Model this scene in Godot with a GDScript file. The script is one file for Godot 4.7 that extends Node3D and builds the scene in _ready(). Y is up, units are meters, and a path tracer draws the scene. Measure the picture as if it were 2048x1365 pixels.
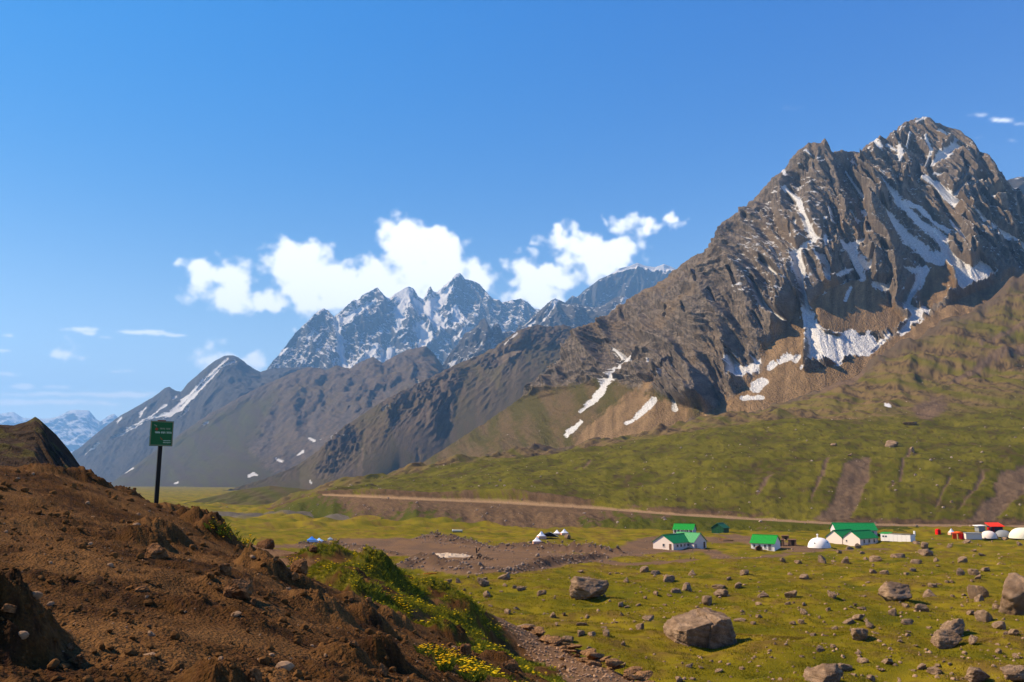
extends Node3D
# A mountain valley: bulldozed earth and a sign in front, a boulder meadow with huts and tents, and snowy ranges behind.
# Pixels of the photograph (2048 x 1365) give directions only; each thing's distance comes from the ground it stands on.

const FOCAL := 1646.0
const MID := Vector2(1024.0, 682.5)
const PITCH := 9.6
var view: Basis
var rng := RandomNumberGenerator.new()
var M := {}
var big := 1.0   # how much larger and further a range is built than its lines say

func ray(px: float, py: float) -> Vector3:
	return view * Vector3((px - MID.x) / FOCAL, -(py - MID.y) / FOCAL, -1.0)

func P(px: float, py: float, d: float) -> Vector3:
	var r := ray(px, py)
	return r * (d / -r.z)

func to_px(p: Vector3) -> Vector2:
	var q := p * view
	return Vector2(MID.x - FOCAL * q.x / q.z, MID.y + FOCAL * q.y / q.z)

func noise(seed_: int, octaves := 1, ridged := false) -> FastNoiseLite:
	var n := FastNoiseLite.new()
	n.seed = seed_
	n.noise_type = FastNoiseLite.TYPE_SIMPLEX_SMOOTH
	n.frequency = 1.0
	n.fractal_type = FastNoiseLite.FRACTAL_NONE if octaves == 1 else (FastNoiseLite.FRACTAL_RIDGED if ridged else FastNoiseLite.FRACTAL_FBM)
	n.fractal_octaves = octaves
	n.fractal_gain = 0.5
	return n

func blocks(seed_: int, steps := false) -> FastNoiseLite:
	var n := FastNoiseLite.new()
	n.seed = seed_
	n.noise_type = FastNoiseLite.TYPE_CELLULAR
	n.frequency = 1.0
	n.cellular_distance_function = FastNoiseLite.DISTANCE_EUCLIDEAN
	n.cellular_return_type = FastNoiseLite.RETURN_CELL_VALUE if steps else FastNoiseLite.RETURN_DISTANCE2_SUB
	n.fractal_type = FastNoiseLite.FRACTAL_NONE
	return n

func smooth(a: float, b: float, x: float) -> float:
	var t := clampf((x - a) / (b - a), 0.0, 1.0)
	return t * t * (3.0 - 2.0 * t)

func mixc(a: Vector3, b: Vector3, t: float) -> Vector3:
	return a + (b - a) * clampf(t, 0.0, 1.0)

# ---------------------------------------------------------------- names and labels
var taken := {}
func numbered(called: String) -> String:
	var k: int = taken.get(called, -1) + 1
	taken[called] = k
	return called if k == 0 else "%s_%03d" % [called, k]

func tag(o: Node3D, label: String, category: String, group := "") -> void:
	o.set_meta("label", label)
	o.set_meta("category", category)
	if not o.has_meta("kind"):
		o.set_meta("kind", "thing")
	if group != "":
		o.set_meta("group", group)

func thing(called: String, label: String, category: String, at: Vector3, turn := 0.0, group := "") -> Node3D:
	var o := Node3D.new()
	o.name = numbered(called)
	add_child(o)
	o.position = at
	o.rotation.y = turn
	tag(o, label, category, group)
	return o

func part(parent: Node3D, called: String, mesh: Mesh, mat: Material, at := Vector3.ZERO, turn := Vector3.ZERO) -> MeshInstance3D:
	var o := MeshInstance3D.new()
	o.name = called
	o.mesh = mesh
	o.material_override = mat
	parent.add_child(o, true)
	o.position = at
	o.rotation = turn
	return o

func solo(called: String, mesh: Mesh, mat: Material, at: Vector3) -> MeshInstance3D:
	var o := MeshInstance3D.new()
	o.name = numbered(called)
	o.mesh = mesh
	o.material_override = mat
	add_child(o)
	o.position = at
	return o

# ---------------------------------------------------------------- materials
func noise_image(size: int, seed_: int, freq: float, octaves: int, ridged := false) -> Image:
	var n := noise(seed_, octaves, ridged)
	n.frequency = freq
	return n.get_seamless_image(size, size, false, false, 0.12)

func grain_texture(size: int, seed_: int, freq: float, octaves: int, ramp: Array) -> ImageTexture:
	# noise run through a ramp of [position, grey]
	var im := noise_image(size, seed_, freq, octaves)
	var raw := im.get_data()
	var table := PackedByteArray()
	table.resize(256)
	for k in 256:
		var t := k / 255.0
		var v: float = ramp[-1][1]
		for s in ramp.size() - 1:
			if t <= ramp[s + 1][0]:
				v = lerpf(ramp[s][1], ramp[s + 1][1], clampf((t - ramp[s][0]) / (ramp[s + 1][0] - ramp[s][0]), 0, 1))
				break
		table[k] = int(v * 255.0)
	for k in raw.size():
		raw[k] = table[raw[k]]
	return ImageTexture.create_from_image(Image.create_from_data(size, size, false, Image.FORMAT_L8, raw))

func relief_texture(size: int, seed_: int, freq: float, octaves: int, ridged := false) -> ImageTexture:
	return ImageTexture.create_from_image(noise_image(size, seed_, freq, octaves, ridged))

func earth_material(grain: Texture2D, relief: Texture2D, metres: float, relief_cm: float) -> StandardMaterial3D:
	var m := StandardMaterial3D.new()
	m.vertex_color_use_as_albedo = true
	m.albedo_texture = grain
	m.roughness = 1.0
	m.metallic_specular = 0.12
	m.uv1_triplanar = true
	m.uv1_world_triplanar = true
	m.uv1_scale = Vector3.ONE / metres
	if relief:
		m.heightmap_enabled = true
		m.heightmap_texture = relief
		m.heightmap_scale = relief_cm
	return m

func plain(c: Color, rough := 0.8, spec := 0.3, metal := 0.0) -> StandardMaterial3D:
	var m := StandardMaterial3D.new()
	m.albedo_color = c
	m.roughness = rough
	m.metallic_specular = spec
	m.metallic = metal
	return m

# ---------------------------------------------------------------- sheets of terrain
class Sheet:
	var nu := 0
	var nv := 0
	var x0 := 0.0
	var x1 := 0.0
	var first := 0                      # first row of the face that is turned to the valley
	var pos := PackedVector3Array()
	var along := PackedFloat32Array()   # metres along the range, per column
	var down := PackedFloat32Array()    # metres down the slope, per vertex
	var row_y := PackedFloat32Array()   # where the undisplaced row lies, for finding traced places again
	var snow := PackedFloat32Array()
	var scree := PackedFloat32Array()
	var green := PackedFloat32Array()
	var cut := PackedFloat32Array()

	func window(xa: float, ya: float, xb: float, yb: float) -> Rect2i:
		var i0 := clampi(int((xa - x0) / (x1 - x0) * (nu - 1)), 0, nu - 1)
		var i1 := clampi(int((xb - x0) / (x1 - x0) * (nu - 1)) + 1, 0, nu - 1)
		var j0 := nv - 1
		var j1 := first
		for i in [i0, (i0 + i1) / 2, i1]:
			var j := first
			while j < nv - 1 and row_y[j * nu + i] < ya:
				j += 1
			j0 = mini(j0, j)
			while j < nv - 1 and row_y[j * nu + i] < yb:
				j += 1
			j1 = maxi(j1, j)
		j0 = maxi(first, j0 - 6)
		j1 = mini(nv - 1, j1 + 6)
		return Rect2i(i0, j0, i1 - i0 + 1, j1 - j0 + 1)

	# a band along a traced line of [x, y, half width]: 1 on the line, 0 at its edge, negative outside
	func stroke(into: PackedFloat32Array, pts: Array) -> void:
		for s in maxi(1, pts.size() - 1):
			var a: Array = pts[s]
			var b: Array = pts[mini(s + 1, pts.size() - 1)]
			var w := maxf(a[2], b[2]) * 2.0
			var r := window(minf(a[0], b[0]) - w, minf(a[1], b[1]) - w, maxf(a[0], b[0]) + w, maxf(a[1], b[1]) + w)
			var d := Vector2(b[0] - a[0], b[1] - a[1])
			var l2 := maxf(d.length_squared(), 0.001)
			for i in range(r.position.x, r.end.x):
				var px := x0 + (x1 - x0) * i / (nu - 1)
				for j in range(r.position.y, r.end.y):
					var k := j * nu + i
					var q := Vector2(px - a[0], row_y[k] - a[1])
					var t := clampf(q.dot(d) / l2, 0.0, 1.0)
					var v := 1.0 - (q - d * t).length() / lerpf(a[2], b[2], t)
					if v > into[k]:
						into[k] = v

	# a traced outline: 1 well inside, 0 on it, negative outside; soft in pixels
	func area(into: PackedFloat32Array, outline: Array, soft: float) -> void:
		var poly := PackedVector2Array()
		var lo := Vector2(1e9, 1e9)
		var hi := -lo
		for p in outline:
			poly.append(Vector2(p[0], p[1]))
			lo = lo.min(poly[-1])
			hi = hi.max(poly[-1])
		var r := window(lo.x - soft, lo.y - soft, hi.x + soft, hi.y + soft)
		for i in range(r.position.x, r.end.x):
			var px := x0 + (x1 - x0) * i / (nu - 1)
			for j in range(r.position.y, r.end.y):
				var k := j * nu + i
				var q := Vector2(px, row_y[k])
				var best := 1e9
				for n in poly.size():
					best = minf(best, Geometry2D.get_closest_point_to_segment(q, poly[n], poly[(n + 1) % poly.size()]).distance_squared_to(q))
				var v := clampf(sqrt(best) / soft, 0.0, 1.0)
				if not Geometry2D.is_point_in_polygon(q, poly):
					v = -v
				if v > into[k]:
					into[k] = v

func line_at(l: Array, px: float) -> Vector3:
	if px <= l[0][0]:
		return P(px, l[0][1], l[0][2])
	for k in l.size() - 1:
		if px <= l[k + 1][0]:
			var t: float = (px - l[k][0]) / (l[k + 1][0] - l[k][0])
			return P(px, lerpf(l[k][1], l[k + 1][1], t), lerpf(l[k][2], l[k + 1][2], t))
	return P(px, l[-1][1], l[-1][2])

# lines run from the crest to the foot as [x, y, distance]; the far side falls away behind the crest
func loft(x0: float, x1: float, nu: int, lines: Array, subs: Array, drop: float, depth: float, back_rows := 6) -> Sheet:
	var s := Sheet.new()
	s.nu = nu
	s.x0 = x0
	s.x1 = x1
	s.first = back_rows
	var rows := back_rows + 1
	for n in subs:
		rows += n
	s.nv = rows
	s.pos.resize(nu * rows)
	s.down.resize(nu * rows)
	s.row_y.resize(nu * rows)
	s.along.resize(nu)
	for a in [s.snow, s.scree, s.green, s.cut]:
		a.resize(nu * rows)
	s.snow.fill(-1.0)
	s.scree.fill(-1.0)
	s.green.fill(-1.0)
	s.cut.fill(0.0)
	var last := Vector3.ZERO
	for i in nu:
		var px := x0 + (x1 - x0) * i / (nu - 1)
		var c: Array[Vector3] = []
		for l in lines:
			c.append(line_at(l, px) * big)
		var crest := c[0]
		for j in back_rows:
			var t := 1.0 - float(j) / back_rows
			s.pos[j * nu + i] = crest + Vector3(0, -drop * pow(t, 1.2), -depth * t) * big
		var j := back_rows
		for k in subs.size():
			var a := c[k]
			var b := c[k + 1]
			var pre := c[k - 1] if k > 0 else a * 2.0 - b
			var post := c[k + 2] if k + 2 < c.size() else b * 2.0 - a
			for n in subs[k]:
				var t: float = float(n) / subs[k]
				s.pos[j * nu + i] = a.lerp(b, t) if subs[k] < 6 else a.lerp(b, t) * 0.4 + a.cubic_interpolate(b, pre, post, t) * 0.6
				j += 1
		s.pos[j * nu + i] = c[-1]
		var run := 0.0
		for r in rows:
			var p := s.pos[r * nu + i]
			if r > 0:
				run += p.distance_to(s.pos[(r - 1) * nu + i])
			s.down[r * nu + i] = run
			s.row_y[r * nu + i] = to_px(p).y
		var mid := (crest + c[-1]) * 0.5
		s.along[i] = 0.0 if i == 0 else s.along[i - 1] + mid.distance_to(last)
		last = mid
	return s

# layers of relief: [noise, metres along, metres down, height, slant, how much of it acts along the normal]
func relieve(s: Sheet, layers: Array, push: Vector3, crest_share: float, crest_rows: int, snow_cut := 0.0, calm := 0.0) -> void:
	var nu := s.nu
	var nv := s.nv
	var normals := grid_normals(s.pos, nu, nv)
	var out := s.pos.duplicate()
	var warp := noise(77, 2)
	for i in nu:
		var a := s.along[i] / big
		var tall := s.down[(nv - 1) * nu + i] - s.down[s.first * nu + i]
		var taper := smooth(0.0, 160.0 * big, tall) * 0.85 + 0.15
		for j in nv:
			var k := j * nu + i
			var b := s.down[k] / big
			var env := taper * lerpf(crest_share, 1.0, smooth(0.0, crest_rows, absf(j - s.first)))
			var fine := taper * lerpf(0.45, 1.0, smooth(0.0, crest_rows * 0.8, absf(j - s.first)))
			if calm > 0.0:
				var low := 1.0 - calm * smooth(0.3, 0.75, float(j - s.first) / (nv - s.first) + warp.get_noise_2d(a / 140.0, 7.0) * 0.25)
				env *= low
				fine *= low
			var w := warp.get_noise_2d(a / 260.0, b / 400.0) * 28.0
			var sl := (1.0 - clampf(s.scree[k] * 2.0 + 0.5, 0.0, 1.0) * 0.94) * (1.0 - clampf(s.green[k] * 1.2 + 0.3, 0.0, 1.0) * 0.85) * (1.0 - clampf(s.snow[k] * 1.6 + 0.2, 0.0, 1.0) * 0.85)
			var shift := Vector3.ZERO
			for l in layers:
				var n: FastNoiseLite = l[0]
				var v: float = n.get_noise_2d((a + w + b * l[4]) / l[1], b / l[2]) * l[3] * big * (env if l[3] > 12.0 else fine) * sl
				shift += push * (v * (1.0 - l[5])) + normals[k] * (v * l[5])
			if snow_cut > 0.0:
				shift -= push * (snow_cut * clampf(s.snow[k] * 0.7 + 0.7, 0.0, 1.0) * env)
			out[k] = s.pos[k] + shift - push * s.cut[k]
	s.pos = out

func grid_normals(pos: PackedVector3Array, nu: int, nv: int) -> PackedVector3Array:
	var out := PackedVector3Array()
	out.resize(nu * nv)
	for j in nv:
		var ja := maxi(j - 1, 0) * nu
		var jb := mini(j + 1, nv - 1) * nu
		var jr := j * nu
		for i in nu:
			out[jr + i] = (pos[jb + i] - pos[ja + i]).cross(pos[jr + mini(i + 1, nu - 1)] - pos[jr + maxi(i - 1, 0)]).normalized()
	return out

func grid_mesh(pos: PackedVector3Array, normals: PackedVector3Array, colors: PackedColorArray, nu: int, nv: int) -> ArrayMesh:
	var index := PackedInt32Array()
	index.resize((nu - 1) * (nv - 1) * 6)
	var at := 0
	for j in nv - 1:
		for i in nu - 1:
			var k := j * nu + i
			index[at] = k
			index[at + 1] = k + 1
			index[at + 2] = k + nu + 1
			index[at + 3] = k
			index[at + 4] = k + nu + 1
			index[at + 5] = k + nu
			at += 6
	var arrays := []
	arrays.resize(Mesh.ARRAY_MAX)
	arrays[Mesh.ARRAY_VERTEX] = pos
	arrays[Mesh.ARRAY_NORMAL] = normals
	arrays[Mesh.ARRAY_COLOR] = colors
	arrays[Mesh.ARRAY_INDEX] = index
	var m := ArrayMesh.new()
	m.add_surface_from_arrays(Mesh.PRIMITIVE_TRIANGLES, arrays)
	return m

func setting(called: String, mesh: Mesh, mat: Material) -> MeshInstance3D:
	var o := MeshInstance3D.new()
	o.name = numbered(called)
	o.mesh = mesh
	o.material_override = mat
	o.set_meta("kind", "structure")
	add_child(o)
	return o

const SNOW := Vector3(0.86, 0.85, 0.84)

# rock, scree, turf and snow by what was traced, broken up by grain
func paint_range(s: Sheet, rock: Array, scree_color: Vector3, turf: Array, snow_bias: float, band: float) -> PackedColorArray:
	var nu := s.nu
	var colors := PackedColorArray()
	colors.resize(nu * s.nv)
	var coarse := noise(11, 3)
	var fine := noise(12, 3)
	var strata := noise(13, 2)
	var normals := grid_normals(s.pos, nu, s.nv)
	for j in s.nv:
		for i in nu:
			var k := j * nu + i
			var p := s.pos[k] / big
			var a := s.along[i] / big
			var b := s.down[k] / big
			var c1 := coarse.get_noise_3d(p.x / 190.0, p.y / 140.0, p.z / 190.0)
			var c2 := fine.get_noise_2d((a + b * 0.25) / (band * 1.0), b / (band * 7.0))
			var c3 := strata.get_noise_2d(a / 30.0, b / 30.0)
			var col := mixc(rock[0], rock[1], 0.5 + c2 * 1.1 + c3 * 0.35)
			col = mixc(col, rock[2], smooth(0.0, 0.6, c1 + c3 * 0.3))
			var g := s.green[k] + c1 * 0.3 + c3 * 0.25
			if g > -0.4:
				var streak := fine.get_noise_2d((a - b * 0.12) / 42.0, b / 420.0)
				col = mixc(col, mixc(turf[0], turf[1], 0.5 + streak * 1.4 + c3 * 0.5), smooth(-0.25, 0.25, g))
			var t := s.scree[k] + c3 * 0.35 + c2 * 0.25
			if t > -0.3:
				col = mixc(col, scree_color * (1.0 + c3 * 0.25 + coarse.get_noise_2d(a / 26.0, b / 300.0) * 0.55), smooth(-0.2, 0.2, t))
			var w := s.snow[k] + c3 * 0.42 + c2 * 0.32 + snow_bias
			if snow_bias > 0.0:
				w += (normals[k].y - 0.62) * 1.2
			col = mixc(col, SNOW, smooth(-0.04, 0.06, w))
			colors[k] = Color(col.x, col.y, col.z)
	return colors

# ---------------------------------------------------------------- valley floor
const FLOOR := [[0.0, 8.0], [41.0, 10.05], [130.0, 14.5], [228.0, 19.2], [245.0, 19.2], [270.0, 18.2], [300.0, 18.2], [340.0, 19.5], [450.0, 20.5], [700.0, 22.0], [1500.0, 25.0], [4000.0, 32.0]]
var n_mound := noise(21, 2)
var n_hump := noise(22, 2)
var n_tuft := noise(23, 2)
const GX := -130.0
const GZ := -340.0
const GW := 320
const GH := 240
var berm := PackedFloat32Array()
var bare := PackedFloat32Array()

func floor_base(x: float, z: float) -> float:
	var d := maxf(-z, 0.0)
	var y := -32.0
	for k in FLOOR.size() - 1:
		if d <= FLOOR[k + 1][0]:
			y = -lerpf(FLOOR[k][1], FLOOR[k + 1][1], (d - FLOOR[k][0]) / (FLOOR[k + 1][0] - FLOOR[k][0]))
			break
	y += smooth(60.0, 150.0, x) * 2.5 * smooth(150.0, 250.0, d)
	return y

func grid_at(g: PackedFloat32Array, x: float, z: float) -> float:
	var u := x - GX
	var v := z - GZ
	if u < 0.0 or v < 0.0 or u >= GW - 1 or v >= GH - 1:
		return 0.0
	var i := int(u)
	var j := int(v)
	u -= i
	v -= j
	var k := j * GW + i
	return lerpf(lerpf(g[k], g[k + 1], u), lerpf(g[k + GW], g[k + GW + 1], u), v)

func ground(x: float, z: float) -> float:
	var d := -z
	var y := floor_base(x, z)
	var soft := 1.0 - grid_at(bare, x, z) * 0.8
	var far := smooth(280.0, 420.0, d) * (1.0 - smooth(700.0, 1200.0, d))
	y += n_mound.get_noise_2d(x / 34.0, z / 34.0) * (0.8 + far * 3.4) * soft
	if d < 400.0:
		y += (n_hump.get_noise_2d(x / 8.0, z / 8.0) * 0.55 + n_tuft.get_noise_2d(x / 2.8, z / 2.8) * 0.17) * soft
		var b := grid_at(berm, x, z)
		if b > 0.0:
			y += b * (0.85 + 0.5 * n_tuft.get_noise_2d(x / 3.0, z / 3.0) + 0.25 * n_hump.get_noise_2d(x / 1.2, z / 1.2))
	return y

func floor_hit(px: float, py: float, bumpy := true) -> Vector3:
	var r := ray(px, py)
	r /= -r.z
	var a := 24.0
	var b := a
	while b < 1500.0:
		b = a * 1.01
		if r.y * b < (ground(r.x * b, -b) if bumpy else floor_base(r.x * b, -b)):
			break
		a = b
	for k in 12:
		var m := (a + b) * 0.5
		if r.y * m < (ground(r.x * m, -m) if bumpy else floor_base(r.x * m, -m)):
			b = m
		else:
			a = m
	var x := r.x * b
	return Vector3(x, ground(x, -b) if bumpy else floor_base(x, -b), -b)

const PAD := [[640, 1084], [700, 1078], [800, 1076], [850, 1080], [970, 1098], [1130, 1108], [1230, 1112], [1150, 1125], [1080, 1135], [1030, 1143], [940, 1143], [850, 1128], [830, 1115], [790, 1108], [720, 1096]]
# ridges of spoil: x, y, half width in metres, height
const BERMS := [
	[[845, 1078, 3.0, 1.2], [870, 1081, 4.0, 2.6], [900, 1084, 4.0, 2.3], [930, 1089, 4.0, 1.8], [969, 1096, 3.0, 1.0]],
	[[990, 1097, 3.5, 1.3], [1040, 1100, 4.5, 2.2], [1100, 1104, 5.0, 2.6], [1180, 1107, 5.0, 2.6], [1232, 1109, 4.0, 1.8]],
	[[802, 1137, 2.0, 0.6], [842, 1128, 4.5, 2.3], [890, 1138, 4.0, 1.8], [942, 1145, 3.5, 1.4], [1000, 1148, 2.5, 1.0], [1034, 1146, 2.5, 1.0], [1078, 1136, 3.5, 1.8], [1133, 1126, 3.5, 1.6], [1200, 1117, 3.5, 1.4]],
	[[600, 1090, 2.5, 0.9], [672, 1093, 3.0, 1.3], [730, 1102, 3.0, 1.5], [791, 1112, 2.5, 1.0]],
]
# bare earth: x, y, half width in metres
const TRACKS := [
	[[1150, 1118, 5], [1240, 1130, 4], [1300, 1128, 3.5], [1400, 1122, 2.5], [1500, 1116, 2], [1580, 1110, 2]],
	[[1230, 1112, 6], [1270, 1105, 6], [1300, 1090, 7], [1330, 1078, 6], [1400, 1078, 6], [1440, 1082, 5]],
	[[1418, 1100, 2], [1440, 1112, 2.2], [1452, 1124, 2.2]],
	[[1460, 1072, 4], [1500, 1080, 5], [1560, 1092, 5], [1610, 1098, 4]],
	[[1290, 1110, 3], [1320, 1104, 3], [1400, 1100, 3]],
	[[1600, 1103, 4], [1680, 1102, 4], [1760, 1098, 3]],
	[[560, 1094, 3], [640, 1090, 4], [700, 1086, 5]],
]

func lay_features() -> void:
	berm.resize(GW * GH)
	bare.resize(GW * GH)
	var pad := PackedVector2Array()
	for p in PAD:
		var q := floor_hit(p[0], p[1], false)
		pad.append(Vector2(q.x, q.z))
	var bars := []
	for l in BERMS:
		for k in l.size() - 1:
			var a := floor_hit(l[k][0], l[k][1], false)
			var b := floor_hit(l[k + 1][0], l[k + 1][1], false)
			bars.append([Vector2(a.x, a.z), Vector2(b.x, b.z), l[k][2], l[k + 1][2], l[k][3], l[k + 1][3]])
	for l in TRACKS:
		for k in l.size() - 1:
			var a := floor_hit(l[k][0], l[k][1], false)
			var b := floor_hit(l[k + 1][0], l[k + 1][1], false)
			bars.append([Vector2(a.x, a.z), Vector2(b.x, b.z), l[k][2], l[k + 1][2], 0.0, 0.0])
	for s in bars:
		var a: Vector2 = s[0]
		var b: Vector2 = s[1]
		var w := maxf(s[2], s[3]) * 1.8
		var d := b - a
		var l2 := maxf(d.length_squared(), 0.01)
		for j in range(clampi(int(minf(a.y, b.y) - w - GZ), 0, GH - 1), clampi(int(maxf(a.y, b.y) + w - GZ) + 2, 0, GH)):
			for i in range(clampi(int(minf(a.x, b.x) - w - GX), 0, GW - 1), clampi(int(maxf(a.x, b.x) + w - GX) + 2, 0, GW)):
				var q := Vector2(GX + i, GZ + j) - a
				var t := clampf(q.dot(d) / l2, 0.0, 1.0)
				var r := (q - d * t).length() / lerpf(s[2], s[3], t)
				var k := j * GW + i
				berm[k] = maxf(berm[k], lerpf(s[4], s[5], t) * (1.0 - smooth(0.0, 1.0, r)))
				bare[k] = maxf(bare[k], 1.0 - smooth(0.75, 1.35, r))
	for j in GH:
		for i in GW:
			var q := Vector2(GX + i, GZ + j)
			if Geometry2D.is_point_in_polygon(q, pad):
				bare[j * GW + i] = 1.0

func build_ground() -> void:
	var nu := 500
	var ds := PackedFloat32Array()
	var d := 4200.0
	while d > 24.0:
		ds.append(d)
		d *= 0.9905 if d < 330.0 else 0.982
	var nv := ds.size()
	var pos := PackedVector3Array()
	pos.resize(nu * nv)
	var colors := PackedColorArray()
	colors.resize(nu * nv)
	var n1 := noise(31, 3)
	var n2 := noise(32, 2)
	for j in nv:
		var z := -ds[j]
		var x_lo := -0.95 * ds[j] - 10.0 if ds[j] > 60.0 else -14.0 - (ds[j] - 24.0)
		var x_hi := 1.0 * ds[j] + 14.0
		for i in nu:
			var x := lerpf(x_lo, x_hi, float(i) / (nu - 1))
			pos[j * nu + i] = Vector3(x, ground(x, z), z)
	var normals := grid_normals(pos, nu, nv)
	var river := Vector3(0.150, 0.128, 0.100)
	for k in nu * nv:
		var p := pos[k]
		var c1 := n1.get_noise_2d(p.x / 11.0, p.z / 11.0)
		var c2 := n2.get_noise_2d(p.x / 1.7, p.z / 1.7)
		var c3 := n1.get_noise_2d(p.x / 60.0 + 40.0, p.z / 60.0)
		var hump := n_hump.get_noise_2d(p.x / 8.0, p.z / 8.0)
		var col := mixc(Vector3(0.165, 0.146, 0.009), Vector3(0.315, 0.232, 0.016), 0.5 + c1 * 0.9 + c3 * 0.7 + c2 * 0.35)
		col = mixc(col, Vector3(0.170, 0.104, 0.030), smooth(0.02, 0.5, c1 * 0.5 + c2 * 0.5 + c3 * 0.4 + hump * 0.4) * 0.85)
		col = mixc(col, Vector3(0.068, 0.082, 0.010), smooth(0.2, 0.7, -c1 + c2 * 0.4 - hump * 0.3) * 0.6)
		var e := grid_at(bare, p.x, p.z)
		if e > 0.02:
			var b := grid_at(berm, p.x, p.z)
			var soil := mixc(Vector3(0.255, 0.150, 0.082), Vector3(0.185, 0.118, 0.076), 0.5 + c1 + c2 * 0.4)
			soil = mixc(soil, Vector3(0.135, 0.084, 0.054) * (1.0 + 0.3 * c2), smooth(0.15, 0.7, b))
			col = mixc(col, soil, smooth(0.25, 0.6, e + c2 * 0.25 + c1 * 0.2))
		if p.z < -400.0 and p.x < -60.0:
			# the gravel bed of the stream further down the valley
			var r := absf(-p.z - 470.0 - 60.0 * n1.get_noise_2d(p.x / 130.0, 3.0)) / 26.0
			col = mixc(col, river * (1.0 + 0.3 * c2), 1.0 - smooth(0.7, 1.0, r + c1 * 0.3))
		colors[k] = Color(col.x, col.y, col.z)
	setting("ground", grid_mesh(pos, normals, colors, nu, nv), M.turf)

# ---------------------------------------------------------------- the terrace with the road, and the green spur above it
func build_hillside() -> void:
	var road := [[400, 1036, 620], [520, 1030, 560], [600, 1000, 540], [640, 991, 520], [750, 996, 470], [850, 1001, 440], [1000, 1007, 410], [1100, 1013, 385], [1200, 1019, 365], [1350, 1031, 330], [1500, 1040, 310], [1660, 1049, 292], [1800, 1053, 285], [2048, 1056, 280], [2400, 1058, 275]]
	var crest := [[400, 1034, 660], [520, 1028, 600], [600, 998, 575], [640, 985, 560], [700, 973, 580], [800, 951, 610], [900, 933, 630], [1046, 914, 645], [1204, 899, 650], [1266, 884, 650], [1376, 862, 650], [1500, 850, 650], [1600, 842, 645], [1750, 850, 600], [1900, 842, 600], [2048, 830, 610], [2400, 815, 610]]
	var back := [[400, 1036, 760], [520, 1030, 720], [640, 990, 700], [700, 976, 720], [900, 934, 800], [1100, 897, 850], [1204, 884, 870], [1376, 846, 880], [1500, 818, 880], [1600, 800, 870], [1640, 790, 860], [1700, 752, 870], [1800, 692, 900], [1900, 640, 930], [1940, 618, 940], [1990, 590, 960], [2010, 575, 970], [2048, 556, 980], [2150, 510, 990], [2400, 400, 1000]]
	var x0 := 420.0
	var x1 := 2900.0
	var nu := 780
	var up := [36, 46, 90, 3, 2, 34]   # rows: spur, terrace top, slope, bank, road, below the road
	var rows := 8
	for n in up:
		rows += n
	rows += 1
	var s := Sheet.new()
	s.nu = nu
	s.nv = rows
	s.x0 = x0
	s.x1 = x1
	s.first = 8
	s.pos.resize(nu * rows)
	s.row_y.resize(nu * rows)
	for a in [s.snow, s.scree, s.green]:
		a.resize(nu * rows)
		a.fill(-1.0)
	var zone := PackedFloat32Array()
	zone.resize(nu * rows)
	var n_bank := noise(41, 3)
	for i in nu:
		var px := x0 + (x1 - x0) * i / (nu - 1)
		var top := line_at(back, px)
		var edge := line_at(crest, px)
		var outer := line_at(road, px)
		var out_dir := Vector3(outer.x - edge.x, 0, outer.z - edge.z).normalized()
		var inner := outer - out_dir * 4.2 + Vector3(0, 0.38, 0)
		var wob := n_bank.get_noise_1d(px / 60.0)
		var cut_h := maxf(0.5, lerpf(1.6, 0.8, smooth(1250.0, 1600.0, px)) + 4.5 * exp(-pow((px - 1010.0) / 160.0, 2.0)) + 2.6 * exp(-pow((px - 740.0) / 90.0, 2.0)) + wob * 0.8)
		var bank := inner - out_dir * (1.2 + cut_h * 0.55) + Vector3(0, cut_h, 0)
		var foot_at := outer + out_dir * lerpf(45.0, 22.0, smooth(1000.0, 1500.0, px))
		var foot := Vector3(foot_at.x, ground(foot_at.x, foot_at.z) - 1.5, foot_at.z)
		var mid := edge.lerp(top, 0.45) - Vector3(0, (top.y - edge.y) * 0.16, 0)
		var c: Array[Vector3] = [top, mid, edge, bank, inner, outer, foot]
		for j in 8:
			var t := 1.0 - j / 8.0
			s.pos[j * nu + i] = top + Vector3(0, -60.0 * t, -60.0 * t)
			zone[j * nu + i] = 0.0
		var j := 8
		for k in up.size():
			for n in up[k]:
				var t: float = float(n) / up[k]
				var q := c[k].lerp(c[k + 1], t)
				if k == 2:
					q.y += sin(t * PI) * 2.5 - 4.0 * t * (1.0 - t) * 4.0
				s.pos[j * nu + i] = q
				zone[j * nu + i] = k + t
				j += 1
		s.pos[j * nu + i] = foot
		zone[j * nu + i] = 6.0
		for r in rows:
			s.row_y[r * nu + i] = to_px(s.pos[r * nu + i]).y
	# landslips, gullies, bare streaks
	s.area(s.scree, [[1690, 925], [1712, 912], [1742, 908], [1738, 960], [1722, 1000], [1700, 1040], [1622, 1042], [1650, 1020], [1668, 995], [1676, 960]], 8.0)
	s.area(s.scree, [[2062, 925], [2000, 945], [1985, 965], [1990, 985], [1960, 1010], [1935, 1045], [1985, 1046], [2030, 1000], [2070, 970], [2120, 960], [2120, 925]], 8.0)
	for l in [[[1818, 900, 4], [1800, 950, 3], [1780, 985, 2]], [[1655, 915, 5], [1640, 960, 4], [1622, 1000, 2]], [[1900, 955, 3], [1885, 990, 2.5], [1872, 1015, 2]], [[1180, 925, 3], [1168, 935, 2]], [[1540, 955, 6], [1515, 990, 3]], [[1965, 950, 5], [1940, 990, 3], [1915, 1020, 2]]]:
		s.stroke(s.scree, l)
	for l in [[[2048, 695, 14], [1980, 720, 8], [1900, 770, 6]], [[2048, 640, 6], [1960, 690, 3]]]:
		s.stroke(s.scree, l)
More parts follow.
